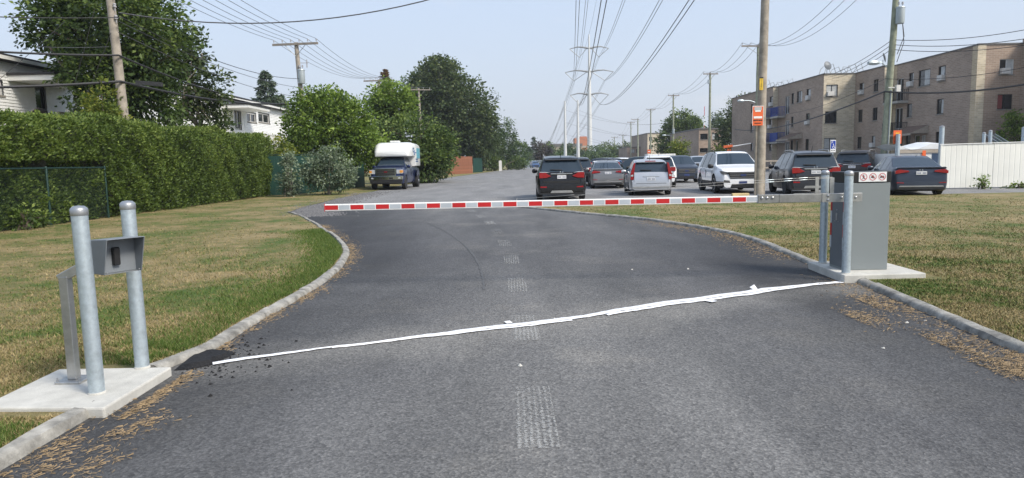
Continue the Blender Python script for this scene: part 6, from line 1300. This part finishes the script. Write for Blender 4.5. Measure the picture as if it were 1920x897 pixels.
make_car('parked_suv', 'black SUV seen from behind, nearest to the road', SUV, 'paint_black', G(1053, 26.2), 1.5, rails=True)
make_car('parked_wagon', 'silver wagon with tall red tail lights behind the barrier arm', WAGON, 'paint_silver', G(1221, 28.6), 6, lights='wagon', rim='rim_dark')
wsu = make_car('parked_suv', 'white SUV facing the camera behind the thick wooden pole', dict(SUV, L=5.0, W=1.98, H=1.78, top=[(x*5/4.75, z*1.045) for x, z in SUV['top']], belt=[(x*5/4.75, z*1.05) for x, z in SUV['belt']], ax=(1.0, 4.0), rg=(.15, .42), ws=(3.07, 3.79), sg=(.65, 3.53), pil=((1.14, 1.26), (2.23, 2.34)), wr=.39), 'paint_white', G(1394, 28.6), 184.5, ref='front', clad=True, rails=True)
make_car('parked_suv', 'dark grey SUV with silver roof rails right of the wooden pole', SUV, 'paint_grey', G(1531, 25.9), 10, rails=True)
make_car('parked_sedan', 'blue-grey sedan parked beside the white fence', SEDAN, 'paint_bluegrey', G(1729, 24.6), 15, lights='sedan')
make_car('parked_minivan', 'dark minivan between the dark grey SUV and the blue-grey sedan', VAN, 'paint_brown', G(1597, 36), 36, rails=True)
make_car('parked_sedan', 'grey sedan half hidden behind the silver wagon', SEDAN, 'paint_midgrey', G(1140, 36.5), 4, lights='sedan')
make_car('parked_suv', 'dark SUV just right of the black SUV roof', SUV, 'paint_grey', G(1084, 41), 4, detail=1)
make_car('parked_suv', 'white crossover peeking out right of the silver wagon', SUV, 'paint_white', G(1236, 36.5), 8, detail=1, clad=True)
make_car('parked_suv', 'dark blue-grey SUV facing the camera left of the white SUV', SUV, 'paint_bluegrey', G(1288, 43), 181, ref='front', detail=1, clad=True)
make_car('parked_hatchback', 'dark brown hatchback behind the grey sedan', WAGON, 'paint_brown', G(1141, 46), 3, lights='wagon', detail=1)
make_car('parked_hatchback', 'white hatchback behind the dark SUV roof', WAGON, 'paint_white', G(1121, 51), 30, lights='wagon', detail=1)
make_car('parked_hatchback', 'bright blue car roof above the grey sedan', WAGON, 'paint_blue', G(1152, 54), 2, lights='wagon', detail=1)
make_car('parked_suv', 'black SUV roof right of the pylon foot', SUV, 'paint_black', G(1128, 62), 330, ref='mid', detail=1)
make_car('parked_sedan', 'white car roof behind the bright blue car', SUV, 'paint_white', G(1160, 68), 350, ref='mid', detail=1)
make_car('parked_suv', 'dark teal crossover parked side-on behind the wagon roof', SUV, 'paint_teal', G(1194, 52), 285, ref='mid', detail=1)
make_car('parked_sedan', 'dark blue car behind the wagon roof antenna', WAGON, 'paint_darkblue', G(1213, 44), 5, lights='wagon', detail=1)
make_car('parked_sedan', 'dark sedan roof between white crossover and blue-grey SUV', SEDAN, 'paint_grey', G(1262, 54), 5, lights='sedan', detail=1)
make_car('parked_suv', 'pale blue SUV roof behind the white SUV', SUV, 'paint_silver', G(1319, 58), 185, ref='front', detail=1)
make_car('parked_sedan', 'dark car roof left of the pale blue SUV', SUV, 'paint_darkblue', G(1293, 64), 185, ref='front', detail=1)
make_car('far_car', 'small blue car far away on the road', WAGON, 'paint_blue', G(1006, 165), 172, ref='front', lights='wagon', detail=1, group='far cars')
# camper truck
tp_ = G(722, 40.5); tr = make_car('pickup_truck', 'dark blue pickup truck with chrome grille facing the camera', PICK, 'paint_truckblue', (tp_.x, 40.6), 181, ref='front', group='camper truck', lights='none', rear=False)
for sd in (1, -1):
    b = MB(); rg = [[Vector((x-3.05, sd*(.98+.17*k), .72+.52*math.sin(q)*(.55+.45*k))) + Vector((math.cos(q)*.62*(.6+.4*k), 0, 0)) for q in [PI*i/10 for i in range(11)]] for x, k in ((1.15, 0), (1.15, .6), (1.15, 1.))]; b.loft(rg, closed=False); b.add(rg[-1], [tuple(range(11))]); b.build('dual_fender', 'paint_truckblue', tr, smooth=50)
    b = MB(); b.lathe([(.24, -.1), (.40, -.11), (.42, -.08), (.42, .08), (.40, .11), (.24, .10)], 22, (1.15-3.05, sd*1.06, .42), Matrix.Rotation(PI/2, 3, 'X')); wh = b.build('wheel', 'tyre', tr, smooth=40); b = MB(); b.lathe([(.25, .0), (.10, -.08), (.08, .05), (.001, .06)] if sd > 0 else [(.25, 0), (.10, .08), (.08, -.05), (.001, -.06)], 16, (1.15-3.05, sd*1.15, .42), Matrix.Rotation(-PI/2, 3, 'X')); b.build('rim', 'rim_silver', wh)
cm = thing('truck_camper', 'rounded white camper with blue lettering mounted on the pickup bed', 'camper', Vector(tr.location)+Vector((0, 0, 1.36)), tr.rotation_euler[2], 'camper truck'); M('camper_white', (.74, .75, .74), .3, var=.03, coat=.3); M('camper_teal', (.10, .34, .42), .4); M('camper_ink', (.03, .10, .26), .4)
def csec(x, w_, z0, z1, r=.32):
    pts = []
    for sy, sz, a0 in ((1, 1, 0), (-1, 1, PI/2), (-1, -1, PI), (1, -1, 3*PI/2)):
        rr = r if sz > 0 else .05
        for k in range(5): a = a0+PI/2*k/4; pts.append(Vector((x, sy*(w_-rr)+rr*math.cos(a), (z1-rr if sz > 0 else z0+rr)+rr*math.sin(a))))
    return pts
b = MB(); b.loft([csec(-3.25, 1.05, .02, 1.40), csec(-3.15, 1.12, .0, 1.46), csec(-1.1, 1.14, .0, 1.50), csec(-.96, 1.13, .0, 1.50)]); b.build('shell', 'camper_white', cm, smooth=40)
b = MB(); b.loft([csec(-.958, 1.13, .62, 1.50), csec(.2, 1.13, .62, 1.48), csec(.7, 1.11, .60, 1.40, .36), csec(1.0, 1.05, .60, 1.18, .34), csec(1.13, .98, .62, .96, .16), csec(1.16, .9, .66, .86, .08)]); b.build('cabover', 'camper_white', cm, smooth=40)
b = MB(); b.b2((-.6, -.28, 1.50), (-.1, .28, 1.60)); b.build('roof_vent', 'trim_white', cm, bevel=.02)
for yy in (-.62, .62): b = MB(); b.box((1.115, yy, .80), (.06, .16, .035)); b.build('marker_light', 'trim_black', cm)
for (x0, x1, z0, z1, m_, sd) in [(-2.9, -1.6, .5, 1.15, 'camper_teal', 1), (-1.5, -.9, .82, .88, 'camper_ink', 1), (-1.5, -.9, .82, 1.14, 'camper_ink', 0)]:
    if sd:
        b = MB(); b.b2((x0, 1.135, z0), (x1, 1.148, z1)); b.build('side_graphic', m_, cm)
rl = Matrix.Rotation(PI, 4, 'Z') @ Matrix.Rotation(PI/2, 4, 'X')
for b_ in (((-.55, .72), (-.55, 1.12)), ((-.55, 1.12), (-.15, 1.12)), ((-.15, 1.12), (-.15, .9)), ((-.15, .9), (-.38, .9)), ((-.55, .72), (-.8, .72)), ((-.8, .72), (-.8, .98))):
    (xa, za), (xc, zc) = b_; b = MB(); b.b2((min(xa, xc)-.03, 1.128, min(za, zc)-.03), (max(xa, xc)+.03, 1.146, max(za, zc)+.03)); b.build('logo_outline', 'camper_ink', cm)
for k, (z, n_) in enumerate(((.40, 7), (.27, 8))):
    for j in range(n_): b = MB(); b.b2((-1.1-j*.13, 1.128, z), (-1.1-j*.13-.09, 1.15, z+.07)); b.build('letter', 'camper_ink', cm)
# ================================================================ summer haze
b = MB(); b.b2((-904, -304, -1.0), (904, 1504, 52)); hz = b.build('haze', 'sign_white'); hz.data.materials.clear()
hm = bpy.data.materials.new('haze'); hm.use_nodes = True; ht = hm.node_tree; ht.nodes.clear(); ho = ht.nodes.new('ShaderNodeOutputMaterial'); pv_ = ht.nodes.new('ShaderNodeVolumePrincipled')
pv_.inputs['Color'].default_value = (.86, .90, .96, 1); pv_.inputs['Density'].default_value = .00038; pv_.inputs['Anisotropy'].default_value = .2
ht.links.new(pv_.outputs[0], ho.inputs['Volume']); hz.data.materials.append(hm); stuff(tag(hz, 'thin summer haze in the air over the whole place', 'haze'))
